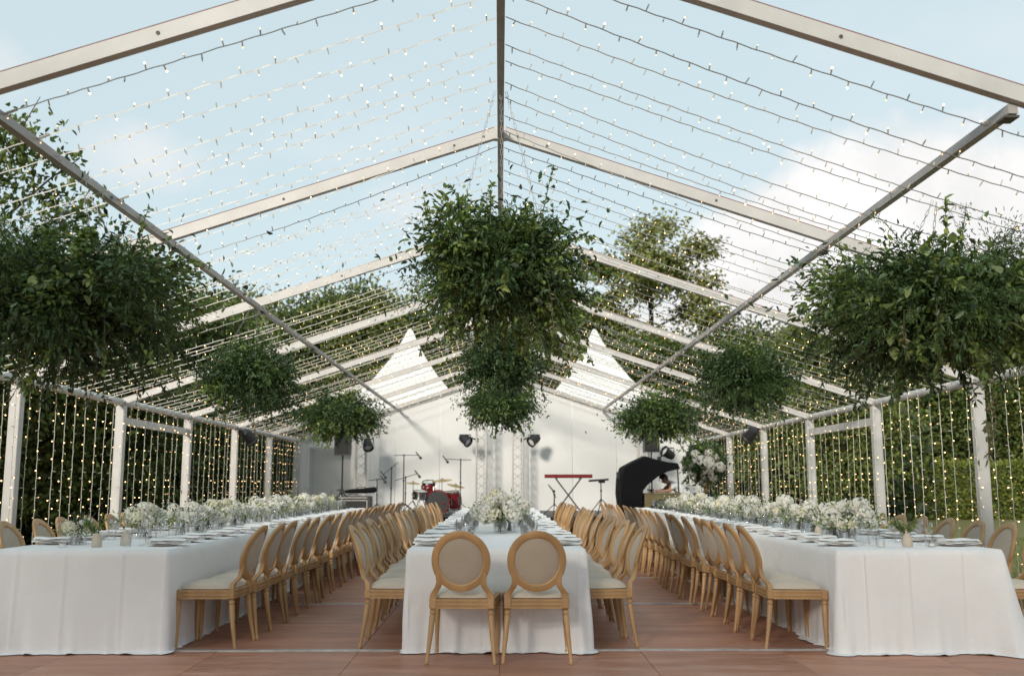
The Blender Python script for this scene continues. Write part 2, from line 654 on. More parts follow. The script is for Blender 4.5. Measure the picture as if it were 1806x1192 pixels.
# short grass standing beside the floor
N = 42000
px = np.concatenate([rng.uniform(5.5, 13, N // 2), rng.uniform(-13, -5.5, N // 2)])
py = rng.uniform(7.5, 26, N)
P = np.stack([px, py, np.full(N, -0.1)], 1)
dd = np.stack([rng.normal(0, .35, N), rng.normal(0, .35, N), np.ones(N)], 1)
V, F = leaves(P, dd, rng.normal(0, 1, (N, 3)), rng.uniform(.04, .09, N), np.full(N, .009), 0.02, 0.1)
tag(link('grass', np_mesh('grass', V, F, M_blade)), 'short grass growing beside the wooden floor', 'grass', kind='stuff')

# floor of boards laid row by row between the tent frames
floor = MB()
floor.box((0, 13.9, -0.075), (10.7, 24.6, 0.05))
floor = tag(floor.build('floor', M_floor), 'reddish brown wooden dance floor under the tent', kind='structure')
pm = MB()
pm.box((0, 0, -0.022), (1.0675, 1.467, 0.044), bev=0.002)
pme = pm.mesh('floor_panel', M_floor)
for k in range(16):
    for i in range(10):
        y = 1.88 + 1.5 * k + .75 + (.014 if k % 2 == 0 else -.014)
        o = link('floor_panel', pme, floor, (-4.815 + 1.07 * i, y, random.uniform(-.0015, .0015)))
sm = MB()
sm.box((0, 0, 0.0), (10.69, 0.055, 0.014), bev=0.003)
sme = sm.mesh('joint_strip', M_strip)
for y in [1.88] + FR[0:]:
    link('joint_strip', sme, floor, (0, y, 0.001))

# ---- tent frame
tent = empty('tent_frame', (0, 14, 0), 0, 'tall pitched tent frame of pale aluminium beams carrying the light strings', 'tent')


def local(p):
    return (p[0], p[1] - 14, p[2])


for y in FR:
    for s in (-1, 1):
        b = MB()
        a, c = (s * 0.03, y - 14, roof_z(0.03)), (s * (W2 + .05), y - 14, roof_z(W2 + .05))
        b.bar(a, c, 0.06, 0.086, 0)
        # lips that hold the roof sheet, a red keder line along the top, bolt heads
        off = 0.048
        b.bar((a[0], a[1] - .022, a[2] + off), (c[0], c[1] - .022, c[2] + off), 0.012, 0.010, 1)
        b.bar((a[0], a[1] + .022, a[2] + off), (c[0], c[1] + .022, c[2] + off), 0.012, 0.010, 1)
        for x in (0.14, 0.38, 1.76, 4.9):
            Mx = Matrix.Translation((s * x, y - 14 - .030, roof_z(x))) @ Matrix.Rotation(R(90), 4, 'X')
            b.lathe([(0.011, 0), (0.011, 0.004), (0.006, 0.005), (0.005, 0.002)], 8, mi=2, M=Mx)
        b.build('rafter', [M_alu, M_keder, M_alu_d], tent, smooth=30)
    for s in (-1, 1):
        b = MB()
        b.box((s * W2, y - 14, 1.16), (0.11, 0.105, 2.36), 0, bev=0.006)
        b.box((s * (W2 + .06), y - 14 - .033, 1.16), (0.014, 0.02, 2.34), 0)
        b.box((s * (W2 + .06), y - 14 + .033, 1.16), (0.014, 0.02, 2.34), 0)
        p = b.build('post', [M_alu], tent, smooth=30)
        b = MB()
        b.box((s * W2, y - 14, 0.012), (0.24, 0.24, 0.02), 0)
        b.build('base_plate', [M_steel], p)
    # ridge bracket
    b = MB()
    b.box((0, y - 14, ZR - .01), (0.11, 0.068, 0.115), 0, bev=.006)
    b.build('ridge_bracket', [M_alu], tent)
for i in range(len(FR) - 1):
    y0, y1 = FR[i] - 14, FR[i + 1] - 14
    b = MB()
    b.bar((0, y0 + .045, ZR - .03), (0, y1 - .045, ZR - .03), 0.05, 0.06)
    b.build('ridge_beam', [M_steel], tent)
    for s in (-1, 1):
        xz = roof_z(2.65) - .076
        b = MB()
        b.bar((s * 2.65, y0 + .01, xz), (s * 2.65, y1 - .01, xz), 0.05, 0.05)
        b.box((s * 2.65, y0 + .07, xz - .035), (0.075, 0.1, 0.012), 1)
        b.build('purlin', [M_steel, M_alu_d], tent)
        b = MB()
        b.tube([(s * W2, y0 + .04, ZE - .005), (s * W2, y1 - .04, ZE - .005)], .05, 10)
        b.build('eave_beam', [M_alu], tent, smooth=60)
y0, y1 = -14.0, FR[0] - 14
b = MB()
b.bar((0, y0 + 2, ZR - .03), (0, y1 - .045, ZR - .03), 0.05, 0.06)
b.build('ridge_beam', [M_steel], tent)
for s in (-1, 1):
    b = MB()
    y0, y1 = FR[3] - 14, FR[4] - 14
    b.bar((s * W2, y0 + .055, 2.13), (s * W2, y1 - .055, 2.13), 0.05, 0.11)
    b.build('door_lintel', [M_alu], tent)

# ---- white gable wall with a recessed passage at the left
GY = FR[-1] + 0.12
gable = empty('gable_wall', (0, GY, 0), 0, 'white fabric gable wall closing the far end of the tent', 'tent wall')
edges = [-5.32, -4.95, -3.86] + [-3.86 + (5.32 + 3.86) * k / 8 for k in range(1, 9)]
for i in range(len(edges) - 1):
    x0, x1 = edges[i] + .004, edges[i + 1] - .004
    zb = 2.2 if i == 1 else 0.0
    b = MB()
    n = 8
    vs, fs = [], []
    zt = lambda x: ZR + .06 - SL * abs(x)
    xs = [x0 + (x1 - x0) * k / n for k in range(n + 1)]
    if x0 < 0 < x1:
        xs = sorted(xs + [0.0])
        n += 1
    nz = 10
    for yy in (0, .02):
        for k, x in enumerate(xs):
            for j in range(nz + 1):
                t = j / nz
                bow = .022 * math.sin(math.pi * k / n) * (0.6 + .4 * math.sin(3 * t + i))
                vs.append((x, yy - bow, zb + (zt(x) - zb) * t))
    w = (n + 1) * (nz + 1)
    for k in range(n):
        for j in range(nz):
            q = k * (nz + 1) + j
            fs.append((q, q + nz + 1, q + nz + 2, q + 1))
            fs.append((w + q, w + q + 1, w + q + nz + 2, w + q + nz + 1))
    b.add(vs, fs)
    b.build('fabric_panel', [M_fabric], gable, smooth=40)
b = MB()
xa, xb, dp = -4.95, -3.86, .7
b.add([(xa, .03, 0), (xa, dp, 0), (xa, dp, 2.2), (xa, .03, 2.2), (xb, .03, 0), (xb, dp, 0), (xb, dp, 2.2), (xb, .03, 2.2)],
      [(0, 1, 2, 3), (7, 6, 5, 4), (1, 5, 6, 2), (3, 2, 6, 7), (0, 4, 5, 1)])
b.build('passage', [M_fabric], gable)
b = MB()
b.bar((xa - .01, -.03, 2.23), (xb + .01, -.03, 2.23), .03, .05)
b.bar((xa, -.03, 0), (xa, -.03, 2.2), .05, .03, up=(0, 1, 0))
b.build('passage_frame', [M_fabric], gable)

# ---- two pagoda tents behind
for X, who in ((-2.74, 'left'), (2.87, 'right')):
    pg = empty('pagoda_tent', (X, 30.0, 0), 0,
               'white pointed pagoda tent whose tip rises behind the %s half of the gable wall' % who, 'tent', 'pointed pagoda tents')
    b = MB()
    prof = [(2.5, 2.35), (2.2, 2.72), (1.85, 3.2), (1.46, 3.75), (.95, 4.35), (.51, 5.0), (.22, 5.55), (.1, 5.83), (.05, 5.93), (0, 5.96)]
    n = 4
    vs, fs = [], []
    for r, z in prof:
        for (cx, cy) in ((-1, -1), (0, -1), (1, -1), (1, 0), (1, 1), (0, 1), (-1, 1), (-1, 0)):
            q = 1.0 if cx and cy else 0.96
            vs.append((cx * r * q, cy * r * q, z))
    for i in range(len(prof) - 1):
        for k in range(8):
            fs.append((i * 8 + k, i * 8 + (k + 1) % 8, i * 8 + 8 + (k + 1) % 8, i * 8 + 8 + k))
    b.add(vs, fs)
    b.build('canopy', [M_pag], pg, smooth=50)
    b = MB()
    for (cx, cy) in ((-1, -1), (1, -1), (1, 1), (-1, 1)):
        b = MB()
        b.box((cx * 2.45, cy * 2.45, 1.17), (.09, .09, 2.35))
        b.build('leg', [M_alu], pg)
    b = MB()
    for k in range(4):
        a = Matrix.Rotation(k * math.pi / 2, 4, 'Z')
        b.add([a @ Vector(p) for p in ((-2.5, -2.5, 2.1), (2.5, -2.5, 2.1), (2.5, -2.5, 2.36), (-2.5, -2.5, 2.36))], [(0, 1, 2, 3)])
    b.build('valance', [M_pag], pg)


# ---- trees
def tree_meshes(seed, h, rad, base, nclump, nleaf, lsize, crad, mat, taper=0.75):
    rg = np.random.default_rng(seed)
    b = MB()
    top = Vector((rg.normal(0, .25), rg.normal(0, .25), h * .9))
    tr = .018 * h + .03
    spine = []
    for k in range(7):
        t = k / 6
        spine.append(Vector((top.x * t + .12 * math.sin(2.3 * t + seed), top.y * t + .1 * math.sin(3.1 * t + seed * 2), top.z * t)))
    b.tube(spine, [tr * (1.25 if k == 0 else 1) * (1 - .86 * k / 6) for k in range(7)], 8)
    cl = []
    nl = max(9, nclump // 5)
    for k in range(nl):
        t = base + (0.93 - base) * (k + rg.uniform(0, .8)) / nl
        i = min(5, int(t * 6))
        p0 = spine[i].lerp(spine[i + 1], t * 6 - i)
        a = k * 2.4 + rg.uniform(-.4, .4)
        u = (t - base) / (1 - base)
        prof = math.sin(math.pi * (0.18 + 0.78 * u)) ** taper
        ln = rad * prof * rg.uniform(.72, 1.15)
        rise = ln * (.25 + .75 * u) * rg.uniform(.6, 1.2)
        pts = [p0]
        for j in range(1, 5):
            q = j / 4
            pts.append(p0 + Vector((math.cos(a) * ln * q, math.sin(a) * ln * q, rise * q ** 1.3 + rg.normal(0, .03) * ln)))
        r0 = tr * (1 - .8 * t) * .5 + .01
        b.tube(pts, [r0 * (1 - .8 * j / 4) for j in range(5)], 5)
        for j in range(max(2, nclump // nl)):
            q = rg.uniform(.35, 1.05)
            i2 = min(3, int(q * 4))
            c = pts[i2].lerp(pts[i2 + 1], min(1.2, q * 4 - i2))
            c = c + Vector(rg.normal(0, crad * .7, 3))
            cl.append(c)
    for j in range(max(3, nclump // 14)):
        cl.append(spine[6] + Vector((rg.normal(0, rad * .18), rg.normal(0, rad * .18), rg.uniform(-.1, .1) * h)))
    C = np.array([tuple(c) for c in cl])
    n = nleaf
    idx = rg.integers(0, len(C), n)
    off = rg.normal(0, 1, (n, 3)) * crad * rg.uniform(.55, 1.25, len(C))[idx][:, None]
    off[:, 2] *= .62
    P = C[idx] + off
    P[:, 2] = np.maximum(P[:, 2], .25)
    D = rg.normal(0, 1, (n, 3)) + off * .6 / crad
    D[:, 2] -= .35
    Nn = rg.normal(0, .7, (n, 3))
    Nn[:, 2] += 1.0
    V, F = leaves(P, D, Nn, lsize * rg.uniform(.6, 1.3, n), lsize * rg.uniform(.45, .75, n))
    return b.mesh('trunk', M_bark, 60), np_mesh('crown', V, F, mat)


TREES = {
    'lacy': tree_meshes(11, 7.6, 2.0, .42, 60, 4200, .14, .26, M_leafA),
    'dense': tree_meshes(12, 7.2, 2.5, .16, 130, 24000, .17, .55, M_leafA),
    'mid': tree_meshes(13, 7.0, 2.4, .18, 120, 21000, .17, .52, M_leafB),
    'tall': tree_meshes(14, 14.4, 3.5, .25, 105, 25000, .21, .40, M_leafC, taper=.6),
    'low': tree_meshes(15, 4.6, 2.1, .10, 90, 15000, .15, .48, M_leafB),
}


def tree(kind, X, Y, h, wide, rot, label, name='tree', cat='tree', group='trees around the lawn', zb=-.1):
    base_h = {'lacy': 7.6, 'dense': 7.2, 'mid': 7.0, 'tall': 14.4, 'low': 4.6}[kind]
    o = empty(name, (X, Y, zb), rot, label, cat, group)
    s = h / base_h
    o.scale = (s * wide, s * wide, s)
    tm, cm = TREES[kind]
    link('trunk', tm, o)
    link('crown', cm, o)
    return o


# left row, front to back
tree('lacy', -8.9, 16.2, 7.9, .85, .4, 'loose-leaved tree with see-through crown at the top left, nearest of the left row', group='trees left of the tent')
LROW = [('dense', -11.2, 15.0, 5.3, 1.0), ('mid', -9.6, 19.0, 5.7, .9), ('dense', -8.9, 22.5, 6.3, .95), ('mid', -12.0, 20.5, 5.8, 1.1),
        ('dense', -8.6, 26.5, 6.2, .9), ('mid', -12.5, 25.5, 6.3, 1.1), ('dense', -8.8, 31.0, 6.2, 1.0), ('dense', -9.6, 36.0, 6.2, 1.1),
        ('mid', -13.6, 31.0, 6.5, 1.1), ('dense', -15.5, 17.5, 6.0, 1.2)]
for i, (k, x, y, h, w) in enumerate(LROW):
    tree(k, x, y, h, w, i * 1.3, '%s leafy tree behind the left light curtain, %s from the front' % ('dark' if k == 'dense' else 'mid-green', nth(i)),
         group='trees left of the tent')
BROW = [('mid', -12.0, 43, 9.2, .95), ('dense', -8.2, 46, 9.6, .9), ('mid', -5.0, 44, 9.9, .8), ('low', -2.2, 42, 7.8, 1.0),
        ('dense', 0.8, 46, 8.6, .95), ('mid', 3.6, 45, 9.6, .85), ('tall', 6.9, 46, 13.5, 1.12), ('mid', 10.4, 43, 8.2, .95),
        ('low', 13.2, 45, 7.4, 1.2), ('dense', 6.0, 40, 7.0, 1.0)]
for i, (k, x, y, h, w) in enumerate(BROW):
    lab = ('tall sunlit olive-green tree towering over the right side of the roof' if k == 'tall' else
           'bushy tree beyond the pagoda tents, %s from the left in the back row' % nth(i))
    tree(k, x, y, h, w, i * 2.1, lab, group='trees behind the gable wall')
for i, (x, y, h) in enumerate([(-13.5, -9, 8.6), (-10.4, -9.5, 9.0), (-7.3, -9, 8.8), (-4.7, -9.6, 9.2), (-2.0, -9.2, 8.8)]):  # out of view behind the camera, added to shade the front tables
    tree('lacy', x, y, h, 1.25, i * 1.1, 'unseen loose-leaved tree added before the tent for shade, %s from the left' % nth(i),
         group='unseen shade trees added in front of the tent')
RROW = [('mid', 10.2, 36, 6.9, .9), ('dense', 13.6, 40, 7.2, 1.0), ('mid', 17.2, 45, 8.2, 1.0), ('dense', 21.0, 46, 8.6, 1.0),
        ('mid', 24.4, 46, 9.0, 1.0), ('dense', 28.0, 47, 9.0, 1.1), ('mid', 10.6, 30, 6.2, .8), ('mid', 19.0, 50, 9.5, 1.2), ('dense', 25.0, 52, 10.0, 1.2)]
for i, (k, x, y, h, w) in enumerate(RROW):
    tree(k, x, y, h, w, i * 1.7 + .5, 'leafy tree beyond the right light curtain, %s of that row' % nth(i),
         group='trees right of the tent')


def hedge_mesh(seed, lx, ly, h, n, size, mat, lump=.12):
    rg = np.random.default_rng(seed)
    # leaves on the box faces, with lumps
    per = rg.uniform(0, 1, n)
    face = rg.choice(5, n, p=[.34, .2, .12, .12, .22])
    u, v = rg.uniform(-.5, .5, n), rg.uniform(0, 1, n)
    P = np.zeros((n, 3))
    Nn = np.zeros((n, 3))
    for k, (ax) in enumerate('fbser'):
        q = face == k
        if k == 0:
            P[q] = np.stack([u[q] * lx, np.full(q.sum(), -ly / 2), v[q] * h], 1)
            Nn[q] = (0, -1, 0)
        elif k == 1:
            P[q] = np.stack([u[q] * lx, np.full(q.sum(), ly / 2), v[q] * h], 1)
            Nn[q] = (0, 1, 0)
        elif k == 2:
            P[q] = np.stack([np.full(q.sum(), -lx / 2), u[q] * ly, v[q] * h], 1)
            Nn[q] = (-1, 0, 0)
        elif k == 3:
            P[q] = np.stack([np.full(q.sum(), lx / 2), u[q] * ly, v[q] * h], 1)
            Nn[q] = (1, 0, 0)
        else:
            P[q] = np.stack([u[q] * lx, (v[q] - .5) * ly, np.full(q.sum(), h)], 1)
            Nn[q] = (0, 0, 1)
    lum = np.sin(P[:, 0] * 2.1 + seed) * np.sin(P[:, 2] * 3.3 + 1.3 * P[:, 0]) * lump
    P += Nn * (lum + rg.normal(0, lump * .6, n))[:, None]
    D = Nn * .8 + rg.normal(0, .7, (n, 3))
    D[:, 2] += .3
    V, F = leaves(P, D, rg.normal(0, 1, (n, 3)), size * rg.uniform(.6, 1.3, n), size * rg.uniform(.4, .7, n))
    return np_mesh('hedge_leaves', V, F, mat)


def hedge(X, Y, lx, ly, h, n, size, mat, seed, label, rot=0, name='hedge'):
    o = empty(name, (X, Y, -.1), rot, label, 'hedge')
    b = MB()
    b.box((0, 0, h / 2 - .04), (lx - .25, ly - .25, h - .1), bev=.12)
    tag(b.build('twigs', [M_stem], o), kind='stuff')
    tag(link('leaves', hedge_mesh(seed, lx, ly, h, n, size, mat), o), kind='stuff')


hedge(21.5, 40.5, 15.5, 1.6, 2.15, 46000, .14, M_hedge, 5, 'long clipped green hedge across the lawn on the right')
hedge(-10.3, 28.0, 26.0, 1.5, 1.75, 40000, .13, M_leaf_gloom, 6, 'dark low hedge along the foot of the left trees', R(90))
hedge(9.4, 47.5, 9.0, 1.6, 2.3, 16000, .16, M_leaf_gloom, 8, 'dark hedge under the trees behind the right corner of the tent')

# far wood that closes the gaps between the trees
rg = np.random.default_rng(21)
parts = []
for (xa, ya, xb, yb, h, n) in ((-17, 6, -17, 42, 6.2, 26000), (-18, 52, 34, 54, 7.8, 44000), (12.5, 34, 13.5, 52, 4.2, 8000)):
    t = rg.uniform(0, 1, n)
    top = h * (.82 + .18 * np.sin(t * 31) * np.sin(t * 13 + 2))
    z = top * rg.uniform(0, 1, n) ** .8
    P = np.stack([xa + (xb - xa) * t + rg.normal(0, 1.0, n), ya + (yb - ya) * t + rg.normal(0, 1.0, n), z], 1)
    V, F = leaves(P, rg.normal(0, 1, (n, 3)), rg.normal(0, 1, (n, 3)), rg.uniform(.25, .5, n), rg.uniform(.16, .3, n))
    parts.append((V, F, 0))
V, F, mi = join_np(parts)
tag(link('woodland', np_mesh('woodland', V, F, [M_leaf_gloom])), 'dark woodland closing off the far side of the garden', 'woods', kind='stuff')

# small garden house at the left
gh = empty('garden_house', (-13.6, 26.0, -.1), 0, 'low garden house with pale beige roof between the left trees', 'house')
b = MB()
b.box((0, 0, .92), (4.6, 3.0, 1.84))
b.build('wall', [M_wallh], gh)
b = MB()
b.prism([(-2.6, 1.84), (2.6, 1.84), (2.6, 1.93), (0, 2.75), (-2.6, 1.93)], 3.4, M=Matrix.Translation((0, -1.7, 0)))
b.build('roof', [M_roof], gh)
b = MB()
b.box((1.1, -1.52, .9), (.85, .06, 1.75), bev=.01)
b.build('door', [M_wood], gh)

# ================================================================== FAIRY LIGHTS
def bulb(b, p, d, lit, sag_=True):
    """a stub socket with its LED lens, two cheap prisms"""
    d = Vector(d).normalized()
    p = Vector(p)
    e = p + d * .030
    b.tube([p + d * .003, e], [.0038, .0048], 4, 0, cap=False)
    s = d.cross(Vector((.3, .5, .81))).normalized()
    u = s.cross(d)
    r = (.0066 if sag_ else .0088) if lit == 1 else (.0050 if sag_ else .0066)
    c = e + d * .006
    vs = [c - d * r * 1.1, c + d * r * 1.3] + [c + (s * math.cos(k * math.pi / 2) + u * math.sin(k * math.pi / 2)) * r for k in range(4)]
    fs = []
    for k in range(4):
        a, q = 2 + k, 2 + (k + 1) % 4
        fs += [(0, q, a), (1, a, q)]
    b.add(vs, fs, lit)


def string_meshes(seed, A, B, sag, step, wob=.0022, lo=.19, hi=.62, mat=None):
    rd = random.Random(seed)
    A, B = Vector(A), Vector(B)
    L = (B - A).length
    n = int(L / .05)
    t = (B - A).normalized()
    sd = t.cross(Vector((0, 1, 0))) if abs(t.y) < .5 else t.cross(Vector((1, 0, 0)))
    sd.normalize()
    yv = t.cross(sd)
    def at(q):
        p = A.lerp(B, q)
        s_ = 4 * q * (1 - q) * sag
        low = .012 * math.sin(q * 9 + seed * 1.7) * (1 if sag else .35)
        return p + Vector((0, 0, -s_)) + yv * (low + wob * math.sin(q * L * 34)) + sd * wob * math.cos(q * L * 34)
    c = MB()
    c.tube([at(i / n) for i in range(n + 1)], .0040, 3, 0, cap=False)
    # the plug between two lengths of cable
    q = rd.uniform(.3, .75)
    if sag and rd.random() < .5:
        c.tube([at(q), at(q + .014)], .0075, 6, 0)
    bb = MB()
    k = int(L / step)
    for i in range(k):
        q = (i + .5 + rd.uniform(-.12, .12)) / k
        an = (0 if i % 2 else math.pi) + rd.uniform(-.9, .9)
        if not sag:
            dvec = yv * math.cos(an) + sd * math.sin(an)
        else:
            dvec = sd * math.cos(an) + yv * math.sin(an) * .8
        x = rd.random()
        bulb(bb, at(q), dvec + t * rd.uniform(-.25, .25), 1 if x < lo else (2 if x < hi else 3), bool(sag))
    return c.mesh('cable', [mat or M_cable]), bb.mesh('bulbs', [M_sock, M_lit, M_lit2, M_sock])


ROOF = {}
for s in (-1, 1):
    ROOF[s] = [string_meshes(100 + 7 * k + s, (s * .03, 0, ZR - .055), (s * (W2 + .02), 0, ZE - .02), sg, .105)
               for k, sg in enumerate((.04, .09, .06, .14, .11))]
WALL = [string_meshes(300 + k, (0, 0, ZE - .03), (0, .02 * (k - 2), .2 + .07 * k), 0, .108, lo=.30, hi=.72, mat=M_cable2) for k in range(5)]
rd = random.Random(4)
for s in (-1, 1):
    side = 'left' if s < 0 else 'right'
    for bay in range(7):
        for k in range(9):
            y = FR[bay] + .22 + .32 * k + rd.uniform(-.04, .04)
            cm, bm = ROOF[s][rd.randrange(5)]
            o = link('string_light', cm, None, (0, y, 0), (0, 0, rd.uniform(-.012, .012)))
            tag(o, 'roof fairy light string, %s of the %s slope in the %s tent bay' % (nth(k), side, nth(bay)),
                'string light', 'fairy light strings across the %s roof slope' % side)
            tag(link('bulbs', bm, o), kind='stuff')
    for bay in range(1, 7):
        for k in range(10):
            y = FR[bay] + .15 + .30 * k + rd.uniform(-.04, .04)
            if bay == 1 and y < 9.0:
                continue
            cm, bm = WALL[rd.randrange(5)]
            o = link('string_light', cm, None, (s * (W2 - .07), y, 0), (rd.uniform(-.008, .008), rd.uniform(-.008, .008), rd.choice((0, math.pi))))
            tag(o, 'hanging light strand, %s of the %s curtain in the %s tent bay' % (nth(k), side, nth(bay)),
                'string light', 'hanging light strands of the %s curtain' % side)
            tag(link('bulbs', bm, o), kind='stuff')

# ================================================================== TABLES
ZT = 0.766
TABLES = {'left': (-3.84, -2.51, 7.75, 19.6), 'centre': (-.71, .66, 7.75, 19.6), 'right': (2.55, 3.82, 7.66, 19.6)}


def cloth_mesh(x0, x1, y0, y1, z, seed, flare, spread=.022, pool=.022):
    rg = np.random.default_rng(seed)
    rc = .022
    pts = []                                          # perimeter: position, outward normal, near-corner weight
    def edge(a, b, nrm, step):
        L = math.hypot(b[0] - a[0], b[1] - a[1])
        n = max(2, int(L / step))
        for i in range(n):
            q = (i + .5) / n
            pts.append((a[0] + (b[0] - a[0]) * q, a[1] + (b[1] - a[1]) * q, nrm[0], nrm[1], min(q, 1 - q) * L))
    def corner(cx, cy, a0):
        for k in range(9):
            a = a0 + (math.pi / 2) * k / 8
            pts.append((cx + rc * math.cos(a), cy + rc * math.sin(a), math.cos(a), math.sin(a), 0.0))
    edge((x0 + rc, y0), (x1 - rc, y0), (0, -1), .012)
    corner(x1 - rc, y0 + rc, -math.pi / 2)
    edge((x1, y0 + rc), (x1, y1 - rc), (1, 0), .035)
    corner(x1 - rc, y1 - rc, 0)
    edge((x1 - rc, y1), (x0 + rc, y1), (0, 1), .04)
    corner(x0 + rc, y1 - rc, math.pi / 2)
    edge((x0, y1 - rc), (x0, y0 + rc), (-1, 0), .035)
    corner(x0 + rc, y0 + rc, math.pi)
    A = np.array(pts)
    n = len(A)
    s = np.concatenate([[0], np.cumsum(np.hypot(np.diff(A[:, 0]), np.diff(A[:, 1])))])
    def smooth_noise(scale, sd):
        r2 = np.random.default_rng(sd)
        k = r2.uniform(0, 6.28, 6)
        return sum(np.sin(s * scale * (1 + .37 * j) + k[j]) / (1 + .5 * j) for j in range(6)) / 3
    big, med, fine = smooth_noise(2.3, seed), smooth_noise(6.5, seed + 1), smooth_noise(26, seed + 2)
    crease = np.zeros(n)
    cs, ch = [0.0], [0.0]
    for c in np.arange(.12 + .1 * rg.random(), s[-1], .36):
        c += rg.normal(0, .03)
        w = .009
        cs.append(c)
        ch.append(rg.uniform(-.019, .019))
        crease += np.exp(-((s - c) / w) ** 2) * .013 * rg.uniform(.6, 1.2)
        crease -= .004 * np.exp(-((s - c - .03) / .03) ** 2)
    zig = np.interp(s, cs + [s[-1]], ch + [0.0])
    cw = np.exp(-(A[:, 4] / .11) ** 2)
    side = (np.sign(A[:, 0] - (x0 + x1) / 2) > 0)
    fl = np.where(side, flare[1], flare[0])
    rows = 22
    V = []
    for k in range(rows + 3):
        if k == 0:
            off, zz = np.full(n, -.02), np.full(n, z + .001)
        elif k == 1:
            off, zz = np.full(n, -.005), np.full(n, z - .003)
        elif k <= rows:
            t = (k - 1) / (rows - 1)
            off = .006 + t * (spread + .012 * big) + t ** 1.3 * .010 * med + crease * (1 - .3 * t) + zig * (.25 + .75 * t) + .004 * np.sin(s * 5.1 + 9 * t + 2 * med) * t + cw * t ** 1.2 * fl + t ** 3 * .016 * fine
            hem = .012 + .016 * np.maximum(0, fine + .4 * med) + .012 * np.maximum(0, big)
            zz = (z - .012) * (1 - t) + hem * t
        else:
            q = k - rows
            off = off + pool * q * (0.5 + .5 * np.tanh(2 * med + fine)) + .004
            zz = np.maximum(.006, zz - .008 * q * (0.6 + .4 * np.sin(s * 17)))
        V.append(np.stack([A[:, 0] + A[:, 2] * off, A[:, 1] + A[:, 3] * off, zz], 1))
    V = np.concatenate(V)
    F = []
    idx = np.arange(n)
    nx = (idx + 1) % n
    for k in range(rows + 2):
        F.append(np.stack([k * n + idx, (k + 1) * n + idx, (k + 1) * n + nx, k * n + nx], 1))
    F = np.concatenate(F)
    me = bpy.data.meshes.new('tablecloth')
    faces = [tuple(f) for f in F.tolist()] + [tuple(range(n))]
    me.from_pydata(V.tolist(), [], faces)
    me.materials.append(M_cloth)
    me.shade_smooth()
    me.set_sharp_from_angle(angle=R(70))
    return me


for i, (nm, (x0, x1, y0, y1)) in enumerate(TABLES.items()):
    t = empty('banquet_table', ((x0 + x1) / 2, (y0 + y1) / 2, 0), 0, 'long banquet table hidden under the white cloth, %s row' % nm, 'table', 'long banquet tables')
    w, l = x1 - x0, y1 - y0
    b = MB()
    b.box((0, 0, ZT - .02), (w - .07, l - .07, .03))
    b.build('tabletop', [M_table], t)
    for sx in (-1, 1):
        for q in (-.48, -.16, .16, .48):
            b = MB()
            b.tube([(sx * (w / 2 - .2), q * l, .004), (sx * (w / 2 - .2), q * l, ZT - .036)], .018, 8)
            b.build('leg', [M_steel], t)
    o = link('tablecloth', cloth_mesh(x0, x1, y0, y1, ZT, 40 + i, {'left': (.13, .0), 'centre': (.03, .03), 'right': (.04, .15)}[nm],
                                    .006 if nm == 'centre' else .010, .020 if nm == 'right' else .010))
    tag(o, {'left': 'white linen cloth covering the long table on the left, creased in vertical folds',
            'centre': 'white linen cloth covering the middle table behind the pair of front chairs',
            'right': 'white linen cloth covering the long table on the right, flared at its outer corner'}[nm],
        'tablecloth', 'white tablecloths')


# ================================================================== CHAIRS
def lean(z):
    """how far back the back-rest stands at height z (local -y)"""
    t = max(0, z - .40)
    return -.205 - .16 * t - .20 * t * t


def back_pt(x, z, d=0.0):
    # the back-rest is slightly hollow towards the sitter; d moves it along local y
    return Vector((x, lean(z) - .045 + .9 * x * x + d, z))


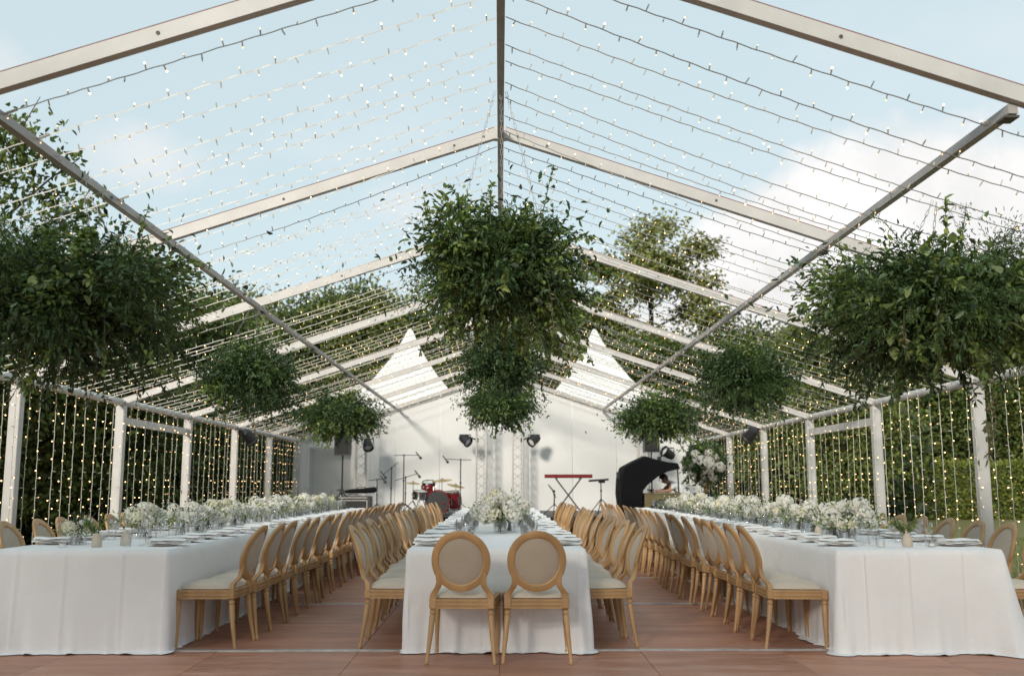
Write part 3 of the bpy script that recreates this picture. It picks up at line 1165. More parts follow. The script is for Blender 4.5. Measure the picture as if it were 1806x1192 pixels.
def make_chair():
    root = empty('dining_chair', (0, 0, 0), 0, 'x', 'chair')
    cz, a, bb = .716, .185, .19                     # centre line of the oval
    # oval frame: moulded section swept round
    b = MB()
    prof = [(-.026, -.012), (-.016, -.019), (.010, -.018), (.026, -.010), (.026, .010), (.010, .018), (-.016, .019), (-.026, .012)]
    N = 44
    vs, fs = [], []
    for k in range(N):
        an = 2 * math.pi * k / N
        for (pr, pd) in prof:
            x = (a + pr) * math.cos(an)
            z = cz + (bb + pr) * math.sin(an)
            vs.append(back_pt(x, z, pd))
    for k in range(N):
        for j in range(8):
            j2, k2 = (j + 1) % 8, (k + 1) % N
            fs.append((k * 8 + j, k * 8 + j2, k2 * 8 + j2, k2 * 8 + j))
    b.add(vs, fs)
    # uprights that flare from the oval to the rear legs
    for s in (-1, 1):
        pts = [(s * .168, .640), (s * .160, .600), (s * .157, .565), (s * .168, .530), (s * .190, .498), (s * .204, .470), (s * .206, .440)]
        vs, fs = [], []
        for i, (x, z) in enumerate(pts):
            p = back_pt(x, z)
            q = i / (len(pts) - 1)
            p.y = p.y * (1 - q) + (-.208) * q if q > .5 else p.y
            hw = .019 + .006 * q
            for ca, cb in ((-1, -.8), (-.6, -1), (.6, -1), (1, -.8), (1, .8), (.6, 1), (-.6, 1), (-1, .8)):
                vs.append(p + Vector((ca * hw, cb * .019, 0)))
        for i in range(len(pts) - 1):
            for k in range(8):
                fs.append((i * 8 + k, i * 8 + 8 + k, i * 8 + 8 + (k + 1) % 8, i * 8 + (k + 1) % 8))
        b.add(vs, fs)
        b.box((s * .206, -.208, .415), (.052, .046, .075), bev=.005)
        for q in (-1, 1):                            # small square blocks with a bead
            b.box((s * .206, -.208 + q * .0235, .415), (.034, .004, .036), bev=.001)
    b.build('back_frame', M_wood, root, smooth=38)
    # upholstered pad, domed on both faces
    b = MB()
    rings, N2 = 6, 36
    for sgn in (-1, 1):
        vs, fs = [back_pt(0, cz, sgn * .019)], []
        for r_ in range(1, rings + 1):
            q = r_ / rings
            for k in range(N2):
                an = 2 * math.pi * k / N2
                vs.append(back_pt((a - .018) * q * math.cos(an), cz + (bb - .018) * q * math.sin(an), sgn * (.019 * (1 - q ** 4) + .004)))
        for k in range(N2):
            fs.append((0, 1 + k, 1 + (k + 1) % N2))
        for r_ in range(rings - 1):
            for k in range(N2):
                p, q = 1 + r_ * N2 + k, 1 + r_ * N2 + (k + 1) % N2
                fs.append((p, p + N2, q + N2, q))
        if sgn > 0:
            fs = [tuple(reversed(f)) for f in fs]
        b.add(vs, fs)
    b.build('backrest', M_linen, root, smooth=60)
    # seat rails with two reeded grooves
    b = MB()
    def rail(p, q):
        for k, (z, h, w) in enumerate(((.384, .018, .030), (.4095, .022, .034), (.4365, .020, .030))):
            b.bar((p[0], p[1], z), (q[0], q[1], z), w + .006, h - .004)
        b.bar((p[0], p[1], .410), (q[0], q[1], .410), .022, .07)
    rail((-.182, -.208), (.182, -.208))
    rail((-.2, .205), (.2, .205))
    rail((-.209, -.19), (-.226, .19))
    rail((.209, -.19), (.226, .19))
    for s in (-1, 1):
        b.box((s * .226, .205, .411), (.050, .048, .076), bev=.006)
    b.build('seat_frame', M_wood, root, smooth=30)
    # cushion
    b = MB()
    n = 14
    vs, fs = [], []
    for i in range(n + 1):
        for j in range(n + 1):
            u, v = 2 * i / n - 1, 2 * j / n - 1
            su = math.copysign(1 - (1 - abs(u)) ** 1.5, u)
            sv = math.copysign(1 - (1 - abs(v)) ** 1.5, v)
            e = max(0, 1 - abs(su) ** 5) * max(0, 1 - abs(sv) ** 5)
            hw = .212 + .014 * sv
            cornr = 1 - .06 * (su * sv) ** 2
            vs.append((su * hw * cornr, .002 + sv * .206 * cornr, .450 + .046 * e ** .45 + .012 * (1 - su * su) * (1 - sv * sv)))
    for i in range(n):
        for j in range(n):
            q = i * (n + 1) + j
            fs.append((q, q + n + 1, q + n + 2, q + 1))
    b.add(vs, fs)
    b.build('seat', M_seat, root, smooth=60)
    # turned tapered legs
    def leg(x0, y0, x1, y1):
        b = MB()
        prof = [(.372, .021), (.362, .017), (.354, .0235), (.345, .0235), (.336, .017), (.328, .022), (.20, .0185), (.06, .0135), (.035, .012), (.03, .015), (.004, .0135), (0, .011)]
        pts = []
        for z, r_ in prof:
            q = 1 - z / .372
            pts.append((x0 + (x1 - x0) * q ** 1.15, y0 + (y1 - y0) * q ** 1.4, z))
        b.tube(pts, [r_ for z, r_ in prof], 10)
        b.build('leg', M_wood, root, smooth=40)
    leg(-.206, -.208, -.242, -.262)
    leg(.206, -.208, .242, -.262)
    leg(-.226, .205, -.228, .207)
    leg(.226, .205, .228, .207)
    return root


chair0 = make_chair()
chair_parts = [(c, []) for c in COL.objects if c.parent == chair0]
first_used = [False]
rd = random.Random(12)
GROUPS = {}


def place_chair(x, y, rz, label, group):
    rz += rd.gauss(0, R(2.6))
    loc = (x + rd.gauss(0, .018), y, 0)
    if not first_used[0]:
        first_used[0] = True
        chair0.location, chair0.rotation_euler = loc, (0, 0, rz)
        chair0['label'], chair0['group'] = label, group
        return chair0
    return copy_tree(chair0, chair_parts, loc, rz, label, group)


place_chair(-.262, 7.53, 0, 'left one of the two oval-backed chairs at the front end of the middle table', 'chairs at the end of the middle table')
place_chair(.275, 7.53, 0, 'right one of the two oval-backed chairs at the front end of the middle table', 'chairs at the end of the middle table')


def row(start, step, end=19.35):
    ys = list(start)
    while ys[-1] + step < end:
        ys.append(ys[-1] + step * rd.uniform(.94, 1.06))
    return ys


ROWS = [
    ('centre', 'left', -.85, -R(90), row([8.2, 8.80, 9.45, 9.80, 10.42, 11.05], .575)),
    ('centre', 'right', .80, R(90), row([8.2, 8.74, 9.30, 9.76, 10.25], .525)),
    ('left', 'aisle', -2.24, R(90), row([8.18, 8.66, 9.18, 9.70, 10.3, 10.83, 11.25, 11.7, 12.5, 13.0], .54)),
    ('right', 'aisle', 2.30, -R(90), row([8.12, 8.62, 9.07, 9.6, 10.1, 10.5, 11.15, 11.65], .53)),
    ('left', 'outer', -4.06, -R(90), row([8.45, 9.1, 9.75, 10.3, 10.9], .56)),
    ('right', 'outer', 4.04, R(90), row([8.12, 8.72, 9.27, 9.9, 10.45], .55)),
]
for tb, sd, x, rz, ys in ROWS:
    for i, y in enumerate(ys):
        if tb == 'centre':
            lab = '%s wooden chair from the front on the %s side of the middle table' % (nth(i), sd)
            g = 'chairs along the %s side of the middle table' % sd
        else:
            lab = '%s wooden chair from the front on the %s side of the %s table' % (nth(i), sd, tb)
            g = 'chairs on the %s side of the %s table' % (sd, tb)
        place_chair(x, y, rz, lab, g)

# ================================================================== TABLE SETTINGS
b = MB()
b.lathe([(.0, .0), (.075, .0), (.085, .006), (.135, .014), (.137, .017), (.085, .011), (.0, .009)], 24)
plate_me = b.mesh('plate', M_plate, 50)


def napkin_mesh(seed):
    rg = np.random.default_rng(seed)
    b = MB()
    for k, (w, l, z, ox) in enumerate(((.15, .27, .0, 0), (.145, .262, .010, .004), (.14, .255, .020, -.003))):
        n, mrow = 10, 5
        vs, fs = [], []
        ph = rg.uniform(0, 6, 3)
        for side in (0, 1):
            for i in range(n + 1):
                for j in range(mrow + 1):
                    u, v = i / n - .5, j / mrow - .5
                    zz = z + (.009 if side else 0) * (1 - abs(2 * v) ** 6) + .003 * math.sin(9 * u + ph[0]) * (1 if side else .2) + (.002 if k == 0 else 0)
                    vs.append((ox + v * w + .004 * math.sin(7 * u + ph[1]), u * l, zz))
        o = (n + 1) * (mrow + 1)
        for i in range(n):
            for j in range(mrow):
                q = i * (mrow + 1) + j
                fs.append((o + q, o + q + mrow + 1, o + q + mrow + 2, o + q + 1))
                fs.append((q, q + 1, q + mrow + 2, q + mrow + 1))
        for i in range(n):
            for j in (0, mrow):
                q = i * (mrow + 1) + j
                f = (q, q + mrow + 1, o + q + mrow + 1, o + q)
                fs.append(f if j == 0 else tuple(reversed(f)))
        for j in range(mrow):
            for i in (0, n):
                q = i * (mrow + 1) + j
                f = (q, o + q, o + q + 1, q + 1)
                fs.append(f if i == 0 else tuple(reversed(f)))
        b.add(vs, fs)
    return b.mesh('napkin', M_napkin, 60)


NAPK = [napkin_mesh(k) for k in range(4)]
b = MB()
b.lathe([(0, 0), (.034, 0), (.035, .002), (.006, .006), (.004, .012), (.0038, .085), (.007, .093), (.026, .112), (.038, .142), (.037, .175), (.032, .205),
         (.0308, .205), (.0355, .174), (.0365, .142), (.025, .114), (.0, .100)], 18)
wine_me = b.mesh('wine_glass', M_glass, 60)
b = MB()
b.lathe([(0, 0), (.030, 0), (.032, .004), (.037, .09), (.0358, .09), (.031, .010), (0, .008)], 18)
tumb_me = b.mesh('tumbler', M_glass, 60)
rd = random.Random(5)
for tb, sd, x, rz, ys in ROWS:
    x0, x1, y0, y1 = TABLES[tb]
    out = -1 if x < (x0 + x1) / 2 else 1
    ed = x0 if out < 0 else x1
    place = ('%s side of the middle table' if tb == 'centre' else '%%s side of the %s table' % tb) % sd
    for i, y in enumerate(ys):
        y = min(max(y, y0 + .17), y1 - .2) + rd.gauss(0, .012)
        w = '%s setting on the %s' % (nth(i), place)
        o = link('plate', plate_me, None, (ed - out * .19 + rd.gauss(0, .008), y, ZT + .002))
        tag(o, 'stoneware plate at the ' + w, 'plate', 'plates on the tables')
        o = link('napkin', NAPK[rd.randrange(4)], None, (ed - out * (.15 + rd.uniform(-.02, .025)), y + rd.gauss(0, .012), ZT + .019), (0, 0, math.pi / 2 + rd.gauss(0, .09)), (1.12, 1.1, 1.35))
        tag(o, 'white napkin at the ' + w, 'napkin', 'folded white napkins')
        o = link('wine_glass', wine_me, None, (ed - out * (.40 + rd.uniform(-.02, .02)), y + .10 + rd.gauss(0, .02), ZT + .002), (0, 0, rd.uniform(0, 6)))
        tag(o, 'stemmed wine glass at the ' + w, 'wine glass', 'wine glasses')
        if i % 3 != 2:
            o = link('wine_glass', wine_me, None, (ed - out * (.375 + rd.uniform(-.02, .02)), y - .01 + rd.gauss(0, .02), ZT + .002), (0, 0, rd.uniform(0, 6)), (.88, .88, .9))
            tag(o, 'smaller stemmed glass at the ' + w, 'wine glass', 'wine glasses')
        o = link('tumbler', tumb_me, None, (ed - out * (.43 + rd.uniform(-.03, .02)), y - .13 + rd.gauss(0, .02), ZT + .002))
        tag(o, 'low clear tumbler at the ' + w, 'tumbler', 'tumblers')


# ---- flowers
def hydrangea(seed, r, mat):
    rg = np.random.default_rng(seed)
    n = 120
    d = unit(rg.normal(0, 1, (n, 3)) + np.array([[0, 0, .35]]))
    P = d * r * rg.uniform(.82, 1.05, (n, 1))
    P[:, 2] *= .85
    parts = []
    s = unit(np.cross(d, rg.normal(0, 1, (n, 3))))
    u = np.cross(d, s)
    for k in range(4):
        a = k * math.pi / 2
        e = s * math.cos(a) + u * math.sin(a)
        V, F = leaves(P, e + d * .35, d, np.full(n, r * .27), np.full(n, r * .26), .1, .05)
        parts.append((V, F, 0))
    V, F, mi = join_np(parts)
    return np_mesh('bloom', V, F, mat)


def rose(seed, r, mat):
    rg = np.random.default_rng(seed)
    b = MB()
    for ring, (n, rr, tilt, h) in enumerate(((7, 1.0, .95, .55), (6, .78, .6, .72), (5, .55, .35, .82), (4, .32, .15, .86))):
        for k in range(n):
            a0 = 2 * math.pi * (k + .5 * (ring % 2)) / n + rg.normal(0, .1)
            w = 2.5 / n
            vs = []
            for i in range(4):
                t = i / 3
                rad = rr * r * (.35 + .65 * t ** .7 * (1 + .25 * tilt * t))
                for j in range(4):
                    an = a0 + (j / 3 - .5) * 2 * w * math.sin(math.pi * (.22 + .6 * t))
                    vs.append((rad * math.cos(an), rad * math.sin(an), r * h * 1.25 * t * (1 - .35 * tilt * t) - r * .3 + rg.normal(0, .012) * r))
            fs = [(i * 4 + j, i * 4 + j + 1, i * 4 + j + 5, i * 4 + j + 4) for i in range(3) for j in range(3)]
            b.add(vs, fs)
    return b.mesh('bloom', mat, 70)


BLOOM = [hydrangea(1, .082, M_petal), hydrangea(2, .072, M_petal), hydrangea(3, .066, M_petal2), rose(4, .052, M_petal), rose(5, .047, M_petal2), rose(6, .055, M_petal)]


def greens(seed, lx, ly, h, n, size, mats):
    rg = np.random.default_rng(seed)
    P = rg.normal(0, 1, (n, 3)) * np.array([[lx * .36, ly * .36, h * .3]])
    P[:, 2] = np.abs(P[:, 2]) + h * .25
    D = P * np.array([[1 / lx, 1 / ly, .8 / h]]) + rg.normal(0, .35, (n, 3))
    V, F = leaves(P, D, rg.normal(0, 1, (n, 3)), size * rg.uniform(.6, 1.5, n), size * rg.uniform(.3, .55, n))
    # filler: small cream florets
    m = n // 2
    P2 = rg.normal(0, 1, (m, 3)) * np.array([[lx * .38, ly * .38, h * .3]])
    P2[:, 2] = np.abs(P2[:, 2]) + h * .42
    V2, F2 = leaves(P2, rg.normal(0, 1, (m, 3)), rg.normal(0, 1, (m, 3)), np.full(m, .022), np.full(m, .02))
    V, F, mi = join_np([(V, F, 0), (V2, F2, 1)])
    return np_mesh('greenery', V, F, mats, mi)


GREEN = [greens(50 + k, .36, .98, .27, 280, .038, [M_gr2, M_petal]) for k in range(3)]
b = MB()
b.lathe([(0, 0), (.06, 0), (.063, .004), (.068, .13), (.066, .13), (.060, .010), (0, .008)], 18)
vase_me = b.mesh('vase', M_glass, 60)


def stems_mesh(seed, n, r0, r1, h):
    rg = random.Random(seed)
    b = MB()
    for k in range(n):
        a = rg.uniform(0, 6.28)
        q = rg.uniform(.2, 1)
        b.tube([(r0 * q * math.cos(a + 2), r0 * q * math.sin(a + 2), .012), (0.3 * r0 * math.cos(a), .3 * r0 * math.sin(a), h * .4), (r1 * q * math.cos(a), r1 * q * math.sin(a), h)], .0028, 4)
    return b.mesh('stems', M_stem)


STEMS = stems_mesh(4, 16, .05, .16, .26)


def arrangement(x, y, lx, ly, h, nb, label, group, seed, z0=ZT, vases=((0, -.25), (0, .25)), gi=0, gs=(1, 1, 1), big=1.0):
    rg = random.Random(seed)
    o = empty('flower_arrangement', (x, y, z0 + .002), 0, label, 'flowers', group)
    for vx, vy in vases:
        link('vase', vase_me, o, (vx, vy, 0))
        link('stems', STEMS, o, (vx, vy, 0), (0, 0, rg.uniform(0, 6)))
    g = tag(link('greenery', GREEN[gi % 3], o, (0, 0, .03), (0, 0, math.pi * rg.randrange(2)), gs), kind='stuff')
    for k in range(nb):
        for _ in range(30):
            u, v, w = rg.uniform(-1, 1), rg.uniform(-1, 1), rg.uniform(.15, 1)
            if .35 < u * u + v * v * .8 + (w * .9) ** 2 < 1.1:
                break
        me = BLOOM[rg.choice((0, 0, 1, 2, 3, 3, 4, 5))]
        p = (u * lx / 2, v * ly / 2, .12 + w * (h - .14))
        s = rg.uniform(.6, 1.12) * big
        link('bloom', me, o, p, (-.9 * v * .7 + rg.gauss(0, .25), .9 * u + rg.gauss(0, .25), rg.uniform(0, 6)), (s, s, s))
    return o


for tb, x, ystart, n in (('left', -3.17, 10.35, 9), ('right', 3.19, 10.05, 9)):
    for k in range(n):
        arrangement(x + random.gauss(0, .02), ystart + k * 1.02, .42, 1.02, .29 + .04 * math.sin(k * 2.2), 26,
                    'long low white flower arrangement on the %s table, %s from the front' % (tb, nth(k)), 'white flower arrangements on the %s table' % tb, 60 + k + 20 * (tb == 'left'), gi=k)
arrangement(.02, 10.35, .54, .66, .42, 40, 'tall white flower mound on the front of the middle table', 'white flower arrangements on the middle table', 91, vases=((-.02, -.12), (.08, .1)), gs=(1.05, .5, 1.05))
for k in range(7):
    arrangement(.0, 11.7 + k * 1.08, .36, .9, .27, 16, 'low white flower arrangement on the middle table, %s behind the tall mound' % nth(k), 'white flower arrangements on the middle table', 120 + k, gi=k)

# small vases and candles near the front ends
b = MB()
b.lathe([(0, 0), (.036, 0), (.040, .01), (.038, .06), (.026, .095), (.018, .108), (.019, .115), (.013, .113), (.010, .09), (0, .085)], 18)
bud_me = b.mesh('bud_vase', M_ceramic, 60)


def sprig_mesh(seed, n, L, spread):
    rg = np.random.default_rng(seed)
    b = MB()
    Ps, Ds = [], []
    for k in range(n):
        a = rg.uniform(0, 6.28)
        d = Vector((math.cos(a) * spread * rg.uniform(.3, 1), math.sin(a) * spread * rg.uniform(.3, 1), 1)).normalized()
        ln = L * rg.uniform(.6, 1.1)
        pts = [Vector((0, 0, .06)) + d * ln * q + Vector((math.cos(a), math.sin(a), 0)) * .06 * q * q for q in (0, .33, .66, 1)]
        b.tube(pts, .0022, 3)
        for j in range(11):
            q = rg.uniform(.35, 1)
            i = min(2, int(q * 3))
            Ps.append(tuple(pts[i].lerp(pts[i + 1], q * 3 - i)))
            Ds.append(tuple(d + Vector(rg.normal(0, .9, 3))))
    V, F = leaves(np.array(Ps), np.array(Ds), rg.normal(0, 1, (len(Ps), 3)), rg.uniform(.02, .045, len(Ps)), rg.uniform(.012, .022, len(Ps)))
    return b.mesh('stems', M_stem), np_mesh('leaves', V, F, M_gr2)


SPRIG = sprig_mesh(9, 9, .20, .5)
for x, y, sprig, lab in ((-3.17, 8.02, True, 'beige ceramic bud vase with green sprigs near the front edge of the left table'),
                         (-3.02, 8.22, False, 'plain beige ceramic bud vase just right of the sprig vase on the left table'),
                         (3.22, 7.98, True, 'beige ceramic bud vase with berries and leaves on the front of the right table'),
                         (2.92, 9.25, False, 'small beige ceramic vase between glasses on the aisle side of the right table')):
    o = tag(link('bud_vase', bud_me, None, (x, y, ZT + .002)), lab, 'vase', 'beige ceramic vases')
    if sprig:
        link('stems', SPRIG[0], o)
        tag(link('sprig', SPRIG[1], o), kind='stuff')
arrangement(-3.45, 8.35, .22, .26, .22, 5, 'small white hydrangea posy in glass near the front of the left table', 'white flower posies', 201, vases=((0, 0),), gs=(.5, .25, .6))
arrangement(3.02, 8.75, .44, .5, .33, 24, 'loose white bouquet in a clear glass at the front of the right table', 'white flower posies', 203, vases=((0, 0), (-.08, .12)), gs=(1.1, .55, 1.1))
arrangement(-3.28, 9.4, .36, .6, .30, 14, 'low white posy before the long arrangements on the left table', 'white flower posies', 205, vases=((0, 0),), gs=(.9, .6, .9))
b = MB()
b.lathe([(0, 0), (.027, 0), (.029, .004), (.031, .06), (.0298, .06), (.0275, .008), (0, .006)], 16)
vot_me = b.mesh('tea_light', M_glass, 60)
b = MB()
b.lathe([(0, .009), (.024, .009), (.024, .026), (.002, .027), (.0015, .034), (0, .034)], 14)
wax_me = b.mesh('candle', M_wax, 50)
for x, y, lab in ((2.99, 7.93, 'tea light in glass left of the ceramic vase on the right table'), (3.40, 7.95, 'tea light in glass right of the ceramic vase on the right table'),
                  (-2.93, 8.5, 'tea light in glass behind the plain ceramic vase on the left table'), (-3.42, 7.98, 'tea light in glass left of the sprig vase on the left table'),
                  (.30, 9.2, 'tea light in glass before the tall flower mound on the middle table')):
    o = tag(link('tea_light', vot_me, None, (x, y, ZT + .002)), lab, 'tea light', 'tea lights in glass')
    link('candle', wax_me, o)


# ================================================================== HANGING FOLIAGE
def foliage_ball(seed, rx, rz, n_spray, leaf, trail, up, fern=.3, dense=1.0):
    rg = np.random.default_rng(seed)
    stems = MB()
    acc = {0: ([], [], [], []), 1: ([], [], [], []), 2: ([], [], [], []), 3: ([], [], [], [])}
    def put(kind, P, D, L, W):
        a = acc[kind]
        a[0].append(P); a[1].append(D); a[2].append(L); a[3].append(W)
    def spray(p0, d, ln, kind, drop, lf, nl, stem=True):
        pts = []
        side = rg.normal(0, .25, 3)
        for q in np.linspace(0, 1, 6):
            pts.append(p0 + d * ln * q + side * ln * q * q * .5 + np.array([0, 0, -drop * q * q]))
        pts = np.array(pts)
        if stem:
            stems.tube([tuple(p) for p in pts], [.0055 * (1 - .65 * k / 5) for k in range(6)], 3, 0, cap=False)
        q = rg.uniform(.18, 1.0, nl) ** .8
        i = np.minimum((q * 5).astype(int), 4)
        P = pts[i] + (pts[i + 1] - pts[i]) * (q * 5 - i)[:, None]
        T = pts[i + 1] - pts[i]
        T = T / np.linalg.norm(T, axis=1, keepdims=True)
        D = T * .6 + rg.normal(0, .75, (nl, 3)) + np.array([[0, 0, -.3]])
        if kind == 2:                              # feathery fern: many fine needles round the stem
            P = P + rg.normal(0, .016, (nl, 3))
            put(2, P, D + rg.normal(0, .6, (nl, 3)), lf * rg.uniform(.5, 1.1, nl), lf * .13 * np.ones(nl))
        elif kind == 0:
            put(0, P, D, lf * rg.uniform(.6, 1.3, nl), lf * rg.uniform(.30, .5, nl))
        elif kind == 1:
            put(1, P, D, lf * rg.uniform(.6, 1.3, nl), lf * rg.uniform(.42, .66, nl))
        else:
            put(3, P, D, lf * rg.uniform(.5, 1.1, nl), lf * rg.uniform(.22, .35, nl))
    lobes = rg.normal(0, 1, (9, 3))
    lobes /= np.linalg.norm(lobes, axis=1, keepdims=True)
    lamp = rg.uniform(-.28, .28, 9)
    lk = rg.choice([0, 1, 2], 9, p=[.42, .58 - fern, fern])
    # dense lumps, each of one kind of leaf, set unevenly over the cloud
    for k in range(30):
        d = rg.normal(0, 1, 3)
        d[2] *= .75
        d /= np.linalg.norm(d)
        c = d * np.array([rx, rx, rz]) * rg.uniform(.32, .96)
        kind = int(rg.choice([0, 1, 2], p=[.42, .58 - fern, fern]))
        sd = rx * rg.uniform(.075, .18)
        m = int(dense * n_spray * (1.05 if kind != 2 else 3.2) * (sd / (.15 * rx)) ** 2)
        off = rg.normal(0, 1, (m, 3)) * np.array([[sd, sd, sd * .75]])
        D = off / sd * .7 + d * .5 + rg.normal(0, .6, (m, 3)) + np.array([[0, 0, -.35]])
        lf = leaf * (1.0 if kind != 2 else .62)
        wd = {0: rg.uniform(.32, .5, m), 1: rg.uniform(.42, .66, m), 2: np.full(m, .13)}[kind]
        put(kind, c + off, D, lf * rg.uniform(.6, 1.35, m), lf * wd)
    for k in range(int(n_spray * .8)):
        d = rg.normal(0, 1, 3)
        d[2] = d[2] * .8 - .03
        d /= np.linalg.norm(d)
        w = np.exp(4 * (lobes @ d - 1))
        ext = 1 + (w * lamp).sum()
        ln = np.array([rx, rx, rz]) * d
        ln = np.linalg.norm(ln) * ext * rg.uniform(.66, 1.12)
        kind = int(lk[np.argmax(w)]) if rg.random() < .7 else int(rg.choice([0, 1, 2], p=[.42, .58 - fern, fern]))
        p0 = d * np.array([rx, rx, rz]) * rg.uniform(0, .35)
        drop = ln * rg.uniform(.05, .32)
        nl = int(dense * (36 if kind != 2 else 130))
        spray(p0, d, ln * .8, kind, drop, leaf if kind != 2 else leaf * .62, nl)
    for k in range(trail):                           # trailing stems below
        a = rg.uniform(0, 6.28)
        q = rg.uniform(.2, .95)
        p0 = np.array([math.cos(a) * rx * q, math.sin(a) * rx * q, -rz * .35])
        spray(p0, np.array([math.cos(a) * .25, math.sin(a) * .25, -1]), rz * rg.uniform(.45, 1.0), int(rg.choice([0, 1, 3])), .02, leaf * .9, 26)
    for k in range(up):                              # vines that escape upward
        a = rg.uniform(0, 6.28)
        q = rg.uniform(.1, .8)
        p0 = np.array([math.cos(a) * rx * q, math.sin(a) * rx * q, rz * .45])
        spray(p0, np.array([math.cos(a) * .35, math.sin(a) * .35, 1]), rz * rg.uniform(.45, .85), 1, -.02 + .12 * rg.random(), leaf * .8, 24)
    # inner mass
    n = int(2600 * dense)
    P = rg.normal(0, .40, (n, 3)) * np.array([[rx, rx, rz]])
    put(0, P, rg.normal(0, 1, (n, 3)), leaf * rg.uniform(.8, 1.5, n), leaf * rg.uniform(.4, .7, n))
    parts = []
    for kind, (p, d, L, W) in acc.items():
        if not p:
            continue
        p, d, L, W = np.concatenate(p), np.concatenate(d), np.concatenate(L), np.concatenate(W)
        V, F = leaves(p, d, rg.normal(0, .6, p.shape) + np.array([[0, 0, 1.0]]), L, W, .1, .15)
        parts.append((V, F, kind))
    V, F, mi = join_np(parts)
    return stems.mesh('stems', M_stem), np_mesh('foliage', V, F, [M_gr1, M_gr2, M_fern, M_dry], mi)


def broad_leaf_mesh():
    b = MB()
    n = 6
    vs, fs = [], []
    for i in range(n + 1):
        t = i / n
        w = .5 * math.sin(math.pi * t ** .8) ** .8 * .62
        zc = -.18 * t * t
        vs += [(-w, t, zc + .12 * w), (0, t, zc), (w, t, zc + .12 * w)]
    for i in range(n):
        for j in range(2):
            fs.append((i * 3 + j, i * 3 + j + 1, i * 3 + j + 4, i * 3 + j + 3))
    b.add(vs, fs)
    return b.mesh('leaf', M_broad, 70)


BL = broad_leaf_mesh()


def hanging(x, y, z, meshes, label, hang_z, broad=0, brx=.7, brz=.4, seed=0, rot=0, bsize=.075):
    o = empty('hanging_foliage', (x, y, z), rot, label, 'hanging greenery', 'hanging greenery clouds')
    link('stems', meshes[0], o)
    tag(link('foliage', meshes[1], o), kind='stuff')
    rg = random.Random(seed)
    ic = Matrix.Rotation(-rot, 4, 'Z')
    for (dx, dy) in ((-.34, -.05), (.34, .06), (.02, .3)):
        b = MB()
        a = ic @ Vector((dx * .12, dy * .12, hang_z - z))
        e = ic @ Vector((dx, dy, .12))
        N = int((a - e).length / .04)
        for k in range(N):                            # chain links, alternately turned
            p, q = e.lerp(a, k / N), e.lerp(a, (k + 1.15) / N)
            t = (q - p).normalized()
            s = t.cross(Vector((0, 1, 0) if k % 2 else (1, 0, 0))).normalized() * .007
            b.tube([p - s, q - s], .0022, 3)
            b.tube([p + s, q + s], .0022, 3)
        b.build('chain', [M_steel], o)
    for k in range(broad):
        d = Vector((rg.gauss(0, 1), rg.gauss(0, 1), rg.gauss(0, .8) + .1)).normalized()
        p = Vector((d.x * brx, d.y * brx, d.z * brz)) * rg.uniform(.55, .86)
        dirv = (d + Vector((rg.gauss(0, .5), rg.gauss(0, .5), rg.gauss(0, .5) - .7))).normalized()
        ql = dirv.to_track_quat('Y', 'Z').to_euler()
        s = bsize * rg.uniform(.7, 1.25)
        link('leaf', BL, o, p, ql, (s, s, s))
    return o


BALL = {
    'L': foliage_ball(31, .74, .52, 380, .047, 18, 6, .36),
    'R': foliage_ball(32, 0.93, .34, 520, .052, 18, 3, .36),
    'C': foliage_ball(33, .68, .47, 380, .048, 9, 9, .24),
    'm1': foliage_ball(34, .53, .42, 240, .046, 12, 5, .42),
    'm3': foliage_ball(36, .46, .36, 170, .046, 6, 4, .45),
    'm2': foliage_ball(35, .70, .38, 220, .054, 11, 5, .35),
}
pz = roof_z(2.65) - .13
hanging(-2.72, 6.3, 2.43, BALL['L'], 'large dark cloud of hanging greenery at the left, nearest the camera', pz, 26, .66, .5, 1)
hanging(2.92, 6.4, 2.42, BALL['R'], 'large wide cloud of hanging greenery at the right with broad pale leaves', pz, 120, 1.0, .46, 2, bsize=.085)
hanging(0.0, 6.85, 2.76, BALL['C'], 'large hanging greenery cloud in the middle under the ridge', ZR - .07, 40, .6, .48, 3, bsize=.065)
hanging(-2.65, 10.6, 2.40, BALL['m1'], 'second hanging greenery cloud on the left, smaller and feathery', pz, 0, seed=4, rot=1.1)
hanging(2.68, 10.85, 2.42, BALL['m1'], 'second hanging greenery cloud on the right, over the right table', pz, 0, seed=5, rot=3.4)
hanging(0.02, 10.7, 2.58, BALL['m3'], 'middle hanging greenery cloud just below and behind the large central one', ZR - .07, 0, seed=6, rot=5.0)
hanging(-2.68, 17.0, 2.42, BALL['m2'], 'far hanging greenery cloud on the left in front of the white wall', pz, 0, seed=7, rot=.3)
hanging(2.68, 17.1, 2.42, BALL['m2'], 'far hanging greenery cloud on the right above the draped piano', pz, 0, seed=8, rot=2.2)
hanging(0.0, 16.9, 2.62, BALL['m2'], 'far hanging greenery cloud in the middle between the two wall spotlights', ZR - .07, 0, seed=9, rot=4.1)
# pale trailing vine under the right cloud
rg = np.random.default_rng(77)
b = MB()
pts = [Vector((0.04 * math.sin(3 * q), .05 * math.cos(4 * q), -.95 * q)) for q in np.linspace(0, 1, 10)]
b.tube(pts, .003, 3)
P = np.array([tuple(pts[min(8, int(q * 9))].lerp(pts[min(8, int(q * 9)) + 1], (q * 9) % 1)) for q in rg.uniform(0, .999, 170)]) + rg.normal(0, .02, (170, 3))
V, F = leaves(P, rg.normal(0, .8, (170, 3)) + np.array([[0, 0, -.5]]), rg.normal(0, 1, (170, 3)), rg.uniform(.03, .06, 170), rg.uniform(.012, .022, 170))
vo = b.build('hanging_vine', [M_stem], loc=(3.04, 6.25, 2.35))
tag(vo, 'pale narrow-leaved vine trailing down below the right greenery cloud', 'vine')
tag(link('leaves', np_mesh('leaves', V, F, M_dry), vo), kind='stuff')

